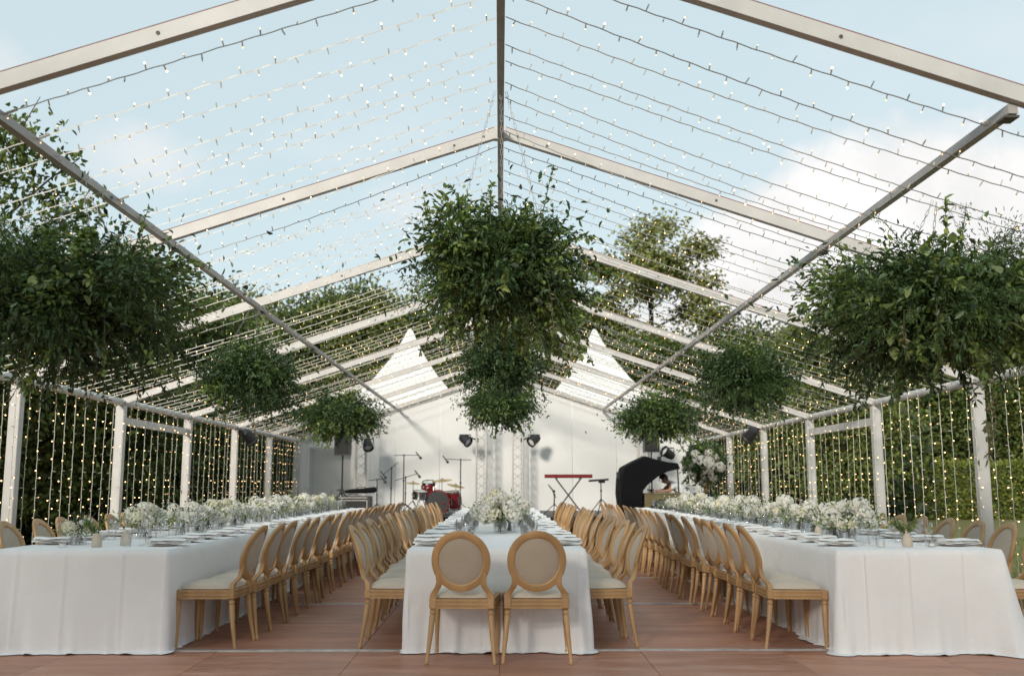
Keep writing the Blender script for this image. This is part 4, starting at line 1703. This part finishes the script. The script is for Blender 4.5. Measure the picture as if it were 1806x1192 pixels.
# ================================================================== STAGE AND BAND
ZS = 0.60
st = empty('stage', (0, 23.5, 0), 0, 'low dark stage deck in front of the white gable wall', 'stage')
b = MB()
b.box((0, 0, .3), (9.0, 4.9, .52))
b.build('skirt', [M_blackcloth], st)
dm = MB()
dm.box((0, 0, -.02), (1.49, 1.64, .04), bev=.004)
dme = dm.mesh('deck_panel', M_black)
for i in range(6):
    for j in range(3):
        link('deck_panel', dme, st, (-3.75 + 1.5 * i, -1.65 + 1.65 * j, ZS))


def truss(X, Y, top, label):
    o = empty('truss_tower', (X, Y, ZS), 0, label, 'truss', 'lattice truss towers on the stage')
    h = top - ZS
    w = .125
    for sx in (-1, 1):
        for sy in (-1, 1):
            b = MB()
            b.tube([(sx * w, sy * w, .01), (sx * w, sy * w, h)], .02, 8)
            b.build('chord', [M_truss], o, smooth=60)
    n = int(h / .24)
    br = MB()
    br.tube([(-w, 0, 0), (w, 0, .2)], .009, 5)
    brm = br.mesh('brace', M_truss, 60)
    for k in range(n):
        for f in range(4):
            c = link('brace', brm, o, (0, 0, .05 + .24 * k))
            a = f * math.pi / 2
            c.rotation_euler = (0, 0, a)
            c.location = (w * math.sin(a), -w * math.cos(a), .05 + .24 * k)
    b = MB()
    b.box((0, 0, .008), (.4, .4, .016))
    b.build('base_plate', [M_truss], o)
    return o


truss(-.47, 25.3, 2.95, 'lattice truss tower left of the centre line against the white wall')
truss(.45, 25.3, 2.95, 'lattice truss tower right of the centre line against the white wall')
truss(-3.50, 25.3, 2.75, 'lattice truss tower beside the passage, behind the left loudspeaker')
truss(3.62, 25.3, 2.75, 'lattice truss tower behind the right loudspeaker and draped piano')


def spotlight(x, y, z, aim, arm, label):
    """can with rim, lens, yoke and clamp; aim = direction the lens faces; arm = offset to its support"""
    o = empty('spotlight', (x, y, z), 0, label, 'spotlight', 'black stage spotlights')
    q = Vector(aim).normalized().to_track_quat('Z', 'Y').to_matrix().to_4x4()
    b = MB()
    b.lathe([(.055, -.17), (.085, -.15), (.11, -.05), (.115, .08), (.135, .10), (.135, .14), (.118, .145), (.115, .10), (0, .09)], 18, M=q)
    b.build('housing', [M_black], o, smooth=35)
    b = MB()
    b.lathe([(0, .105), (.06, .103), (.104, .098)], 18, M=q)
    b.build('lens', [M_lens], o, smooth=60)
    b = MB()
    v = Vector(arm)
    b.tube([(0, 0, .14), v * .5 + Vector((0, 0, .06)), v], .018, 6)
    b.box(tuple(v), (.08, .08, .1))
    b.build('bracket', [M_black], o)
    b = MB()
    b.tube([(-.14, 0, 0), (-.14, 0, .13), (.14, 0, .13), (.14, 0, 0)], .014, 6)
    b.build('yoke', [M_black], o)


spotlight(-.88, 25.2, 2.37, (.75, -.6, -.55), (.30, .05, 0), 'black spotlight clamped to the left of the two central truss towers')
spotlight(.86, 25.2, 2.37, (-.75, -.6, -.55), (-.30, .05, 0), 'black spotlight clamped to the right of the two central truss towers')
spotlight(-3.30, 25.0, 2.25, (.3, -.8, -.9), (-.1, .2, 0), 'black spotlight on the truss beside the left loudspeaker')
spotlight(-4.98, 19.85, 2.19, (.4, .7, -.6), (-.22, .1, .1), 'black spotlight hung from a post in the left light curtain')
spotlight(5.0, 19.85, 2.24, (-.4, .7, -.6), (.2, .1, .1), 'black spotlight hung from a post in the right light curtain')
spotlight(4.0, 23.8, 1.99, (-.75, -.35, .45), (-.2, .1, -.12), 'black spotlight tilted up above the draped piano')


def tripod(b, x=0, y=0, h=.5, spread=.32, r=.011, z0=0):
    for k in range(3):
        a = k * 2.094 + .4
        b.tube([(x + math.cos(a) * spread, y + math.sin(a) * spread, z0 + .008), (x, y, z0 + h)], r, 6)


def loudspeaker(X, Y, z0, z1, w, label, ls):
    s = empty('speaker_stand', (X, Y, ZS), 0, ls, 'speaker stand', 'speaker stands')
    b = MB()
    b.tube([(0, 0, .05), (0, 0, z0 - ZS - .002)], .02, 8)
    b.build('pole', [M_black], s, smooth=60)
    for k in range(3):
        b = MB()
        a = k * 2.094 + .4
        b.tube([(math.cos(a) * .45, math.sin(a) * .45, .012), (0, 0, .5)], .014, 6)
        b.build('leg', [M_black], s)
    b = MB()
    b.box((0, 0, .5), (.09, .09, .1), bev=.01)
    b.box((-.07, 0, .53), (.1, .03, .03))
    b.build('collar', [M_black], s)
    o = empty('loudspeaker', (X, Y, z0), 0, label, 'loudspeaker', 'black loudspeakers')
    h = z1 - z0
    b = MB()
    b.prism([(-w / 2, 0), (w / 2, 0), (w / 2, h * .9), (w / 2 - .03, h), (-w / 2 + .03, h), (-w / 2, h * .9)], .36, M=Matrix.Translation((0, -.18, 0)))
    b.build('cabinet', [M_black], o)
    b = MB()
    b.box((0, -.19, h * .5), (w - .05, .018, h - .08), bev=.006)
    b.build('grille', [M_grille], o)
    b = MB()
    b.tube([(-w / 2, 0, h * .55), (-w / 2 - .03, 0, h * .57), (-w / 2 - .03, 0, h * .7), (-w / 2, 0, h * .72)], .01, 5)
    b.build('handle', [M_black], o)


loudspeaker(-3.76, 24.0, 1.95, 2.66, .36, 'black loudspeaker on a pole below the far left greenery', 'tripod pole stand carrying the left loudspeaker')
loudspeaker(3.72, 24.6, 2.05, 2.68, .36, 'black loudspeaker hidden among the far right greenery', 'tripod pole stand carrying the right loudspeaker')


def mic_stand(X, Y, ztop, tip, label, boom_back=.25):
    o = empty('microphone_stand', (X, Y, ZS), 0, label, 'microphone stand', 'microphone stands on the stage')
    h = ztop - ZS
    b = MB()
    b.tube([(0, 0, .2), (0, 0, h)], .013, 6)
    b.tube([(0, 0, h * .55), (0, 0, h * .58)], .022, 6)
    b.build('pole', [M_black], o)
    for k in range(3):
        b = MB()
        a = k * 2.094 + .4
        b.tube([(math.cos(a) * .3, math.sin(a) * .3, .01), (0, 0, .24)], .009, 5)
        b.build('leg', [M_black], o)
    t = Vector((tip[0] - X, tip[1] - Y, tip[2] - ZS))
    b = MB()
    p = Vector((0, 0, h))
    b.tube([p - (t - p).normalized() * boom_back, p, t], .008, 5)
    b.tube([p + Vector((0, -.02, 0)), p + Vector((0, .02, 0))], .025, 6)
    b.build('boom', [M_black], o)
    b = MB()
    q = Matrix.Translation(t) @ Vector((.4, -.2, -.5)).to_track_quat('Z', 'Y').to_matrix().to_4x4()
    b.lathe([(.012, -.1), (.016, .06), (.03, .07), (.03, .11), (.0, .125)], 10, M=q)
    b.build('microphone', [M_black], o, smooth=50)


mic_stand(-2.22, 23.2, 1.93, (-1.88, 23.1, 1.93), 'tallest microphone stand left of the drums with boom pointing right')
mic_stand(-2.44, 22.6, 1.63, (-2.60, 22.4, 1.48), 'microphone stand further left of the drums with tilted boom')
mic_stand(-2.72, 22.3, 1.37, (-2.58, 22.2, 1.38), 'short microphone stand leftmost in front of the white wall')
mic_stand(-2.1, 22.4, 1.42, (-1.85, 22.5, 1.5), 'short microphone stand next to the snare drum')
mic_stand(-.91, 23.2, 1.83, (-1.26, 23.1, 1.84), 'microphone stand right of the drums with boom reaching left')
mic_stand(1.17, 21.7, 1.05, (1.10, 21.6, 1.18), 'low microphone stand at the stage edge below the red keyboard', .1)


def drum(name, X, Y, z, r, d, rx, ry, label, shell, head, hoopm):
    o = empty(name, (X, Y, z), 0, label, 'drum', 'red drums of the kit')
    q = Matrix.Rotation(ry, 4, 'Y') @ Matrix.Rotation(rx, 4, 'X')
    b = MB()
    b.lathe([(r, -d / 2), (r, d / 2)], 28, M=q, cap=False)
    for k in range(8):
        a = k * math.pi / 4
        b.box((math.cos(a) * (r + .012), math.sin(a) * (r + .012), 0), (.025, .025, d * .45), 1, M=q)
    b.build('shell', [shell, M_chrome], o, smooth=40)
    for s in (-1, 1):
        b = MB()
        b.lathe([(r - .01, s * d / 2 - .02), (r + .014, s * d / 2 - .02), (r + .014, s * d / 2 + .02), (r - .01, s * d / 2 + .02)], 28, M=q, cap=False)
        b.build('hoop', [hoopm], o, smooth=40)
    b = MB()
    b.lathe([(0, d / 2 + .004), (r - .012, d / 2 + .003)], 28, M=q)
    b.build('head', [head], o)
    return o


bd = drum('bass_drum', -1.40, 22.75, ZS + .27, .262, .42, R(90), R(-12), 'bass drum with black front skin standing on its side', M_red, M_black, M_red)
b = MB()
for s in (-1, 1):
    b = MB()
    b.tube([(s * .22, .05, -.12), (s * .36, -.1, -.262)], .01, 6)
    b.build('spur', [M_chrome], bd)
b = MB()
b.lathe([(0, .0), (.03, 0), (.03, .004), (0, .006)], 12, M=Matrix.Translation((.14, -.23, -.02)) @ Matrix.Rotation(R(90), 4, 'X'))
b.build('badge', [M_red], bd)
dt = drum('tom_drum', -1.62, 22.95, 1.205, .15, .22, R(16), 0, 'red tom drum with chrome hoops mounted beside the bass drum', M_red, M_drumhead, M_chrome)
sn = drum('snare_drum', -1.78, 22.6, 1.03, .17, .14, R(8), R(4), 'chrome snare drum below the red tom', M_chrome, M_drumhead, M_chrome)
fl = drum('floor_tom', -1.10, 23.15, ZS + .30, .2, .38, R(6), R(-4), 'red floor tom on legs right of the bass drum', M_red, M_drumhead, M_chrome)
for o, zz, rr in ((sn, 1.03, .16), (fl, ZS + .30, .22)):
    for k in range(3):
        b = MB()
        a = k * 2.094 + .3
        b.tube([(math.cos(a) * rr, math.sin(a) * rr, ZS + .006 - zz), (math.cos(a) * rr * (.3 if zz > 1 else .98), math.sin(a) * rr * (.3 if zz > 1 else .98), -.05)], .009, 5)
        b.build('leg', [M_chrome], o)
b = MB()
b.tube([(0, 0, 0), (.05, -.05, -.18), (.2, -.15, -.34)], .012, 6)
b.build('mount', [M_chrome], dt)


def cymbal(X, Y, z, r, tilt, label):
    o = empty('cymbal', (X, Y, ZS), 0, label, 'cymbal', 'cymbals of the drum kit')
    h = z - ZS
    b = MB()
    b.tube([(0, 0, .25), (0, 0, h + .05)], .010, 6)
    b.build('pole', [M_chrome], o)
    for k in range(3):
        b = MB()
        a = k * 2.094 + 1.0
        b.tube([(math.cos(a) * .28, math.sin(a) * .28, .008), (0, 0, .3)], .009, 5)
        b.build('leg', [M_chrome], o)
    b = MB()
    q = Matrix.Translation((0, 0, h)) @ Matrix.Rotation(tilt, 4, 'Y') @ Matrix.Rotation(R(8), 4, 'X')
    b.lathe([(r, -.012), (r * .3, .004), (r * .2, .022), (.012, .03), (.012, .027), (r * .18, .018), (r * .3, 0), (r, -.015)], 28, M=q)
    b.build('plate', [M_brass], o, smooth=60)


cymbal(-1.32, 22.95, 1.36, .23, R(-4), 'bronze cymbal over the bass drum')
cymbal(-1.02, 23.3, 1.24, .21, R(12), 'bronze cymbal tilted over the floor tom')
cymbal(-1.98, 23.0, 1.30, .16, R(4), 'small bronze hi-hat cymbal left of the red tom')

# guitar amplifier with a bag on top
am = empty('amplifier', (-3.22, 22.3, ZS), 0, 'black amplifier with a pale front frame at the left of the stage', 'amplifier')
b = MB()
b.box((0, 0, .21), (.78, .36, .40), bev=.015)
b.build('cabinet', [M_black], am)
b = MB()
b.box((0, -.186, .17), (.6, .014, .26), bev=.004)
b.build('grille', [M_grille], am)
b = MB()
for z in (.315, .375):
    b.box((0, -.188, z), (.62, .014, .014))
for x in (-.31, .31):
    b.box((x, -.188, .20), (.014, .014, .24))
b.build('trim', [M_truss], am)
b = MB()
b.tube([(-.1, 0, .41), (-.09, 0, .445), (.09, 0, .445), (.1, 0, .41)], .01, 6)
b.build('handle', [M_black], am)
bg_ = empty('gig_bag', (-3.08, 22.35, ZS + .455), 0, 'soft black bag lying on top of the amplifier', 'bag')
b = MB()
b.tube([(-.36, 0, .045), (-.2, 0, .06), (.1, 0, .07), (.3, 0, .09), (.36, 0, .10)], [.03, .05, .06, .07, .03], 10)
b.build('bag_body', [M_blackcloth], bg_, smooth=60)
b = MB()
b.tube([(-.1, -.04, .1), (-.05, -.05, .145), (.08, -.05, .15), (.12, -.04, .12)], .008, 5)
b.build('handle', [M_blackcloth], bg_)

# keyboard on its cross stand
kb = empty('keyboard', (1.53, 22.5, 1.405), 0, 'long red stage keyboard on a crossed stand', 'keyboard')
b = MB()
b.box((0, 0, .04), (1.06, .30, .08), bev=.01)
b.build('body', [M_red], kb)
b = MB()
b.box((.02, .06, .083), (.98, .16, .008))
b.build('panel', [M_black], kb)
b = MB()
for i in range(40):
    b.box((-.5 + .0252 * i, -.10, .083), (.0235, .12, .008))
tag(b.build('keys', [M_keys], kb), kind='stuff')
ks = empty('keyboard_stand', (1.53, 22.5, ZS), 0, 'black crossed stand under the red keyboard', 'keyboard stand')
for s in (-1, 1):
    b = MB()
    b.bar((-s * .30, s * .02, .03), (s * .27, s * .02, .775), .03, .03)
    b.build('brace', [M_black], ks)
    b = MB()
    b.bar((s * .27, -.2, .79), (s * .27, .2, .79), .03, .026)
    b.build('arm', [M_black], ks)
    b = MB()
    b.bar((s * .30, -.22, .015), (s * .30, .22, .015), .03, .028)
    b.build('foot', [M_black], ks)
ms_ = empty('music_stand', (2.29, 22.8, ZS), 0, 'black tripod stand holding a flat pad right of the keyboard', 'music stand')
b = MB()
b.tube([(0, 0, .2), (0, 0, .72)], .013, 6)
b.tube([(0, 0, .5), (0, 0, .54)], .022, 6)
b.build('pole', [M_black], ms_)
for k in range(3):
    b = MB()
    a = k * 2.094 + .2
    b.tube([(math.cos(a) * .34, math.sin(a) * .34, .01), (0, 0, .34)], .010, 5)
    b.build('leg', [M_black], ms_)
b = MB()
b.box((0, 0, .76), (.44, .26, .045), bev=.01, M=Matrix.Rotation(R(-4), 4, 'Y'))
b.box((.02, 0, .72), (.14, .12, .05))
b.build('pad', [M_black], ms_)

# piano under a black cover, lid raised
pn = empty('covered_piano', (3.2, 22.6, ZS), 0, 'grand piano with raised lid draped in black cloth', 'piano')
prof = [(-.46, 0), (-.50, .45), (-.48, .82), (-.40, 1.06), (-.16, 1.19), (.10, 1.31), (.32, 1.245), (.60, 1.18), (.85, 1.15), (.89, 1.02), (.62, .96), (.36, .83), (.12, .64), (.02, .52), (-.02, .25), (0, 0)]
b = MB()
nl = 10
vs, fs = [], []
cx, cz = .1, .8
for j in range(nl + 1):
    y = 1.15 * j / nl
    inset = 1 - .05 * (1 - math.sin(math.pi * min(1, max(0, j / nl * .9 + .05))))
    for i, (x, z) in enumerate(prof):
        f = 1 + .012 * math.sin(i * 2.3 + j * 1.1)
        vs.append((cx + (x - cx) * inset * f, y, max(0, cz + (z - cz) * (inset if z > .1 else 1))))
np_ = len(prof)
for j in range(nl):
    for i in range(np_):
        i2 = (i + 1) % np_
        fs.append((j * np_ + i2, j * np_ + i, (j + 1) * np_ + i, (j + 1) * np_ + i2))
fs.append(tuple(range(np_)))
fs.append(tuple(reversed(range(nl * np_, (nl + 1) * np_))))
b.add(vs, fs)
b.build('cover', [M_blackcloth], pn, smooth=28)
b = MB()
b.tube([(.84, .2, 1.0), (.88, .25, .02)], .016, 6)
b.build('lid_prop', [M_black], pn)
b = MB()
b.box((-.53, .1, .86), (.07, .12, .16), bev=.01)
b.build('clamp', [M_black], pn)

# olive bench the man leans on
bn = empty('olive_bench', (3.66, 22.75, ZS), 0, 'olive canvas case with an arched dark front beside the piano', 'case')
b = MB()
b.box((0, 0, .455), (.84, .5, .035), bev=.01)
b.build('top', [M_olive], bn)
arch = [(-.42, 0), (-.42, .44), (.42, .44), (.42, 0), (.34, 0)] + [(.34 * math.cos(a), .34 * math.sin(a)) for a in [math.pi * k / 12 for k in range(1, 12)]] + [(-.34, 0)]
for s in (-1, 1):
    b = MB()
    b.prism(arch, .03, M=Matrix.Translation((0, s * .22 - .015, 0)))
    b.build('front_panel' if s < 0 else 'back_panel', [M_olive], bn)
for s in (-1, 1):
    b = MB()
    b.box((s * .395, 0, .22), (.03, .40, .43))
    b.build('side_panel', [M_olive], bn)

# flower urn on a black plinth
b = MB()
b.box((0, .02, .2), (.74, .34, .40))
b.build('arch_fill', [M_black], bn)  # black box filling the case so that the arch reads dark
pl = empty('plinth', (4.18, 20.45, 0), 0, 'black square plinth under the gold urn', 'plinth')
b = MB()
b.box((0, 0, .55), (.44, .44, 1.08), bev=.01)
b.build('body', [M_black], pl)
b = MB()
b.box((0, 0, .03), (.5, .5, .06), bev=.01)
b.build('base', [M_black], pl)
un = empty('flower_urn', (4.18, 20.45, 1.092), 0, 'gold urn with tall white flowers and greenery beside the right light curtain', 'flowers')
b = MB()
b.lathe([(0, 0), (.09, 0), (.09, .015), (.04, .03), (.025, .07), (.04, .10), (.10, .17), (.125, .25), (.13, .31), (.145, .33), (.125, .33), (.11, .27), (0, .25)], 22)
b.build('urn', [M_gold], un, smooth=50)
um = foliage_ball(41, .40, .44, 90, .075, 4, 6, .2)
link('stems', um[0], un, (0, 0, .62))
tag(link('foliage', um[1], un, (0, 0, .62)), kind='stuff')
rg = random.Random(33)
for k in range(30):
    d = Vector((rg.gauss(0, 1), rg.gauss(0, .8) - .9, rg.gauss(0, 1))).normalized()
    p = Vector((d.x * .36, d.y * .44, .56 + d.z * .36))
    s = rg.uniform(1.0, 1.7)
    link('bloom', BLOOM[rg.choice((0, 1, 3, 3, 5, 4))], un, p, (rg.gauss(.9, .4), rg.gauss(0, .4), rg.uniform(0, 6)), (s, s, s))


# ---- the man in the white T-shirt
def skin_body():
    J = {'pelvis': (4.34, 23.42, 1.02, .150), 'waist': (4.22, 23.42, 1.14, .135), 'chest': (4.06, 23.42, 1.24, .150), 'neck0': (3.95, 23.41, 1.305, .075),
         'neck1': (3.90, 23.40, 1.335, .058), 'jaw': (3.84, 23.385, 1.345, .082), 'skull': (3.80, 23.38, 1.40, .098),
         'shR': (4.02, 23.26, 1.245, .075), 'elR': (3.90, 23.12, 1.115, .046), 'wrR': (3.64, 22.96, 1.108, .030), 'paR': (3.57, 22.93, 1.105, .033),
         'shL': (4.00, 23.58, 1.25, .075), 'elL': (3.84, 23.60, 1.12, .046), 'wrL': (3.68, 23.42, 1.108, .030), 'paL': (3.62, 23.37, 1.105, .033),
         'hipR': (4.36, 23.33, .98, .105), 'knR': (4.16, 23.30, .68, .07), 'anR': (4.52, 23.31, .66, .045), 'toR': (4.62, 23.31, .635, .035),
         'hipL': (4.36, 23.53, .98, .105), 'knL': (4.16, 23.56, .68, .07), 'anL': (4.52, 23.55, .66, .045), 'toL': (4.62, 23.55, .635, .035)}
    Eg = [('pelvis', 'waist'), ('waist', 'chest'), ('chest', 'neck0'), ('neck0', 'neck1'), ('neck1', 'jaw'), ('jaw', 'skull'),
          ('chest', 'shR'), ('shR', 'elR'), ('elR', 'wrR'), ('wrR', 'paR'), ('chest', 'shL'), ('shL', 'elL'), ('elL', 'wrL'), ('wrL', 'paL'),
          ('pelvis', 'hipR'), ('hipR', 'knR'), ('knR', 'anR'), ('anR', 'toR'), ('pelvis', 'hipL'), ('hipL', 'knL'), ('knL', 'anL'), ('anL', 'toL')]
    for s, c, f in (('R', (3.57, 22.93, 1.105), Vector((-.9, -.35, 0))), ('L', (3.62, 23.37, 1.105), Vector((-.75, -.6, 0)))):
        f = f.normalized()
        sd = Vector((-f.y, f.x, 0))
        for k, (o, ln) in enumerate(((-.030, .065), (-.010, .078), (.010, .074), (.029, .058))):
            b0 = Vector(c) + sd * o + f * .028
            b1 = b0 + f * ln * .55 + Vector((0, 0, .006))
            b2 = b0 + f * ln + Vector((0, 0, -.008))
            for n_, p in (('a', b0), ('b', b1), ('c', b2)):
                J['f%s%d%s' % (s, k, n_)] = (p.x, p.y, p.z, .009)
            Eg += [('pa' + s, 'f%s%da' % (s, k)), ('f%s%da' % (s, k), 'f%s%db' % (s, k)), ('f%s%db' % (s, k), 'f%s%dc' % (s, k))]
        tb = Vector(c) + sd * (-.034 if s == 'R' else .034) * -1
        te = tb + f * .05 + sd * (.02 if s == 'R' else -.02)
        J['t%sa' % s] = (tb.x, tb.y, tb.z, .011)
        J['t%sb' % s] = (te.x, te.y, te.z, .009)
        Eg += [('pa' + s, 't%sa' % s), ('t%sa' % s, 't%sb' % s)]
    names = list(J)
    O = Vector((4.34, 23.42, ZS))
    me = bpy.data.meshes.new('body_frame')
    me.from_pydata([tuple(Vector(J[n][:3]) - O) for n in names], [(names.index(a), names.index(b)) for a, b in Eg], [])
    ob = bpy.data.objects.new('body_frame', me)
    COL.objects.link(ob)
    md = ob.modifiers.new('skin', 'SKIN')
    md.use_smooth_shade = True
    if not me.skin_vertices:
        me.attributes.new('skin', 'FLOAT', 'POINT')
    for i, n in enumerate(names):
        sv = me.skin_vertices[0].data[i]
        sv.radius = (J[n][3], J[n][3])
        sv.use_root = (n == 'pelvis')
    sb = ob.modifiers.new('sub', 'SUBSURF')
    sb.levels = sb.render_levels = 2
    dg = bpy.context.evaluated_depsgraph_get()
    out = bpy.data.meshes.new_from_object(ob.evaluated_get(dg))
    bpy.data.objects.remove(ob)
    for m_ in (M_skin, M_tshirt, M_trousers):
        out.materials.append(m_)
    mi = []
    for p in out.polygons:
        c = p.center + O
        torso = c.x > 3.955 and c.z > 1.05 - (c.x - 4.2) * .1
        sleeve = c.x > 3.945 and (c.y < 23.30 or c.y > 23.54) and c.z > 1.165
        if c.z < 1.0 or c.x > 4.28 and c.z < 1.06:
            mi.append(2)
        elif torso and c.z > 1.0 and (23.2 < c.y < 23.66 or c.z > 1.165) or sleeve:
            mi.append(1)
        else:
            mi.append(0)
    out.polygons.foreach_set('material_index', mi)
    out.name = 'person'
    return out, O


body, O = skin_body()
pe = link('person', body, None, tuple(O))
tag(pe, 'dark-haired person in a white T-shirt kneeling and leaning on the olive case', 'person')
b = MB()
vs, fs = [], []
hc = Vector((3.81, 23.38, 1.405)) - O
for i in range(9):
    for k in range(16):
        th, ph = math.pi * .62 * i / 8, 2 * math.pi * k / 16
        jig = 1 + .03 * math.sin(5 * ph + 3 * i)
        d = Vector((math.sin(th) * math.cos(ph), math.sin(th) * math.sin(ph), math.cos(th)))
        d = Matrix.Rotation(R(28), 3, 'Y') @ d
        vs.append(hc + d * .108 * jig)
for i in range(8):
    for k in range(16):
        fs.append((i * 16 + k, i * 16 + (k + 1) % 16, i * 16 + 16 + (k + 1) % 16, i * 16 + 16 + k))
b.add(vs, fs)
b.build('hair', [M_hair], pe, smooth=60)
b = MB()
fc = Vector((3.715, 23.375, 1.36)) - O
b.lathe([(0, -.03), (.014, -.012), (.011, .01), (0, .025)], 8, o=tuple(fc))
b.build('nose', [M_skin], pe, smooth=60)
for s in (-1, 1):
    b = MB()
    b.lathe([(0, -.03), (.02, -.015), (.024, .01), (.012, .03), (0, .032)], 8, o=tuple(Vector((3.825, 23.38 + s * .094, 1.37)) - O))
    b.build('ear', [M_skin], pe, smooth=60)
    b = MB()
    b.lathe([(0, -.008), (.009, 0), (0, .008)], 8, o=tuple(Vector((3.716, 23.378 + s * .034, 1.392)) - O))
    b.build('eye', [M_hair], pe, smooth=60)
b = MB()
b.box(tuple(Vector((3.752, 23.38, 1.305)) - O), (.02, .045, .008), bev=.003)
b.build('mouth', [M_red], pe)
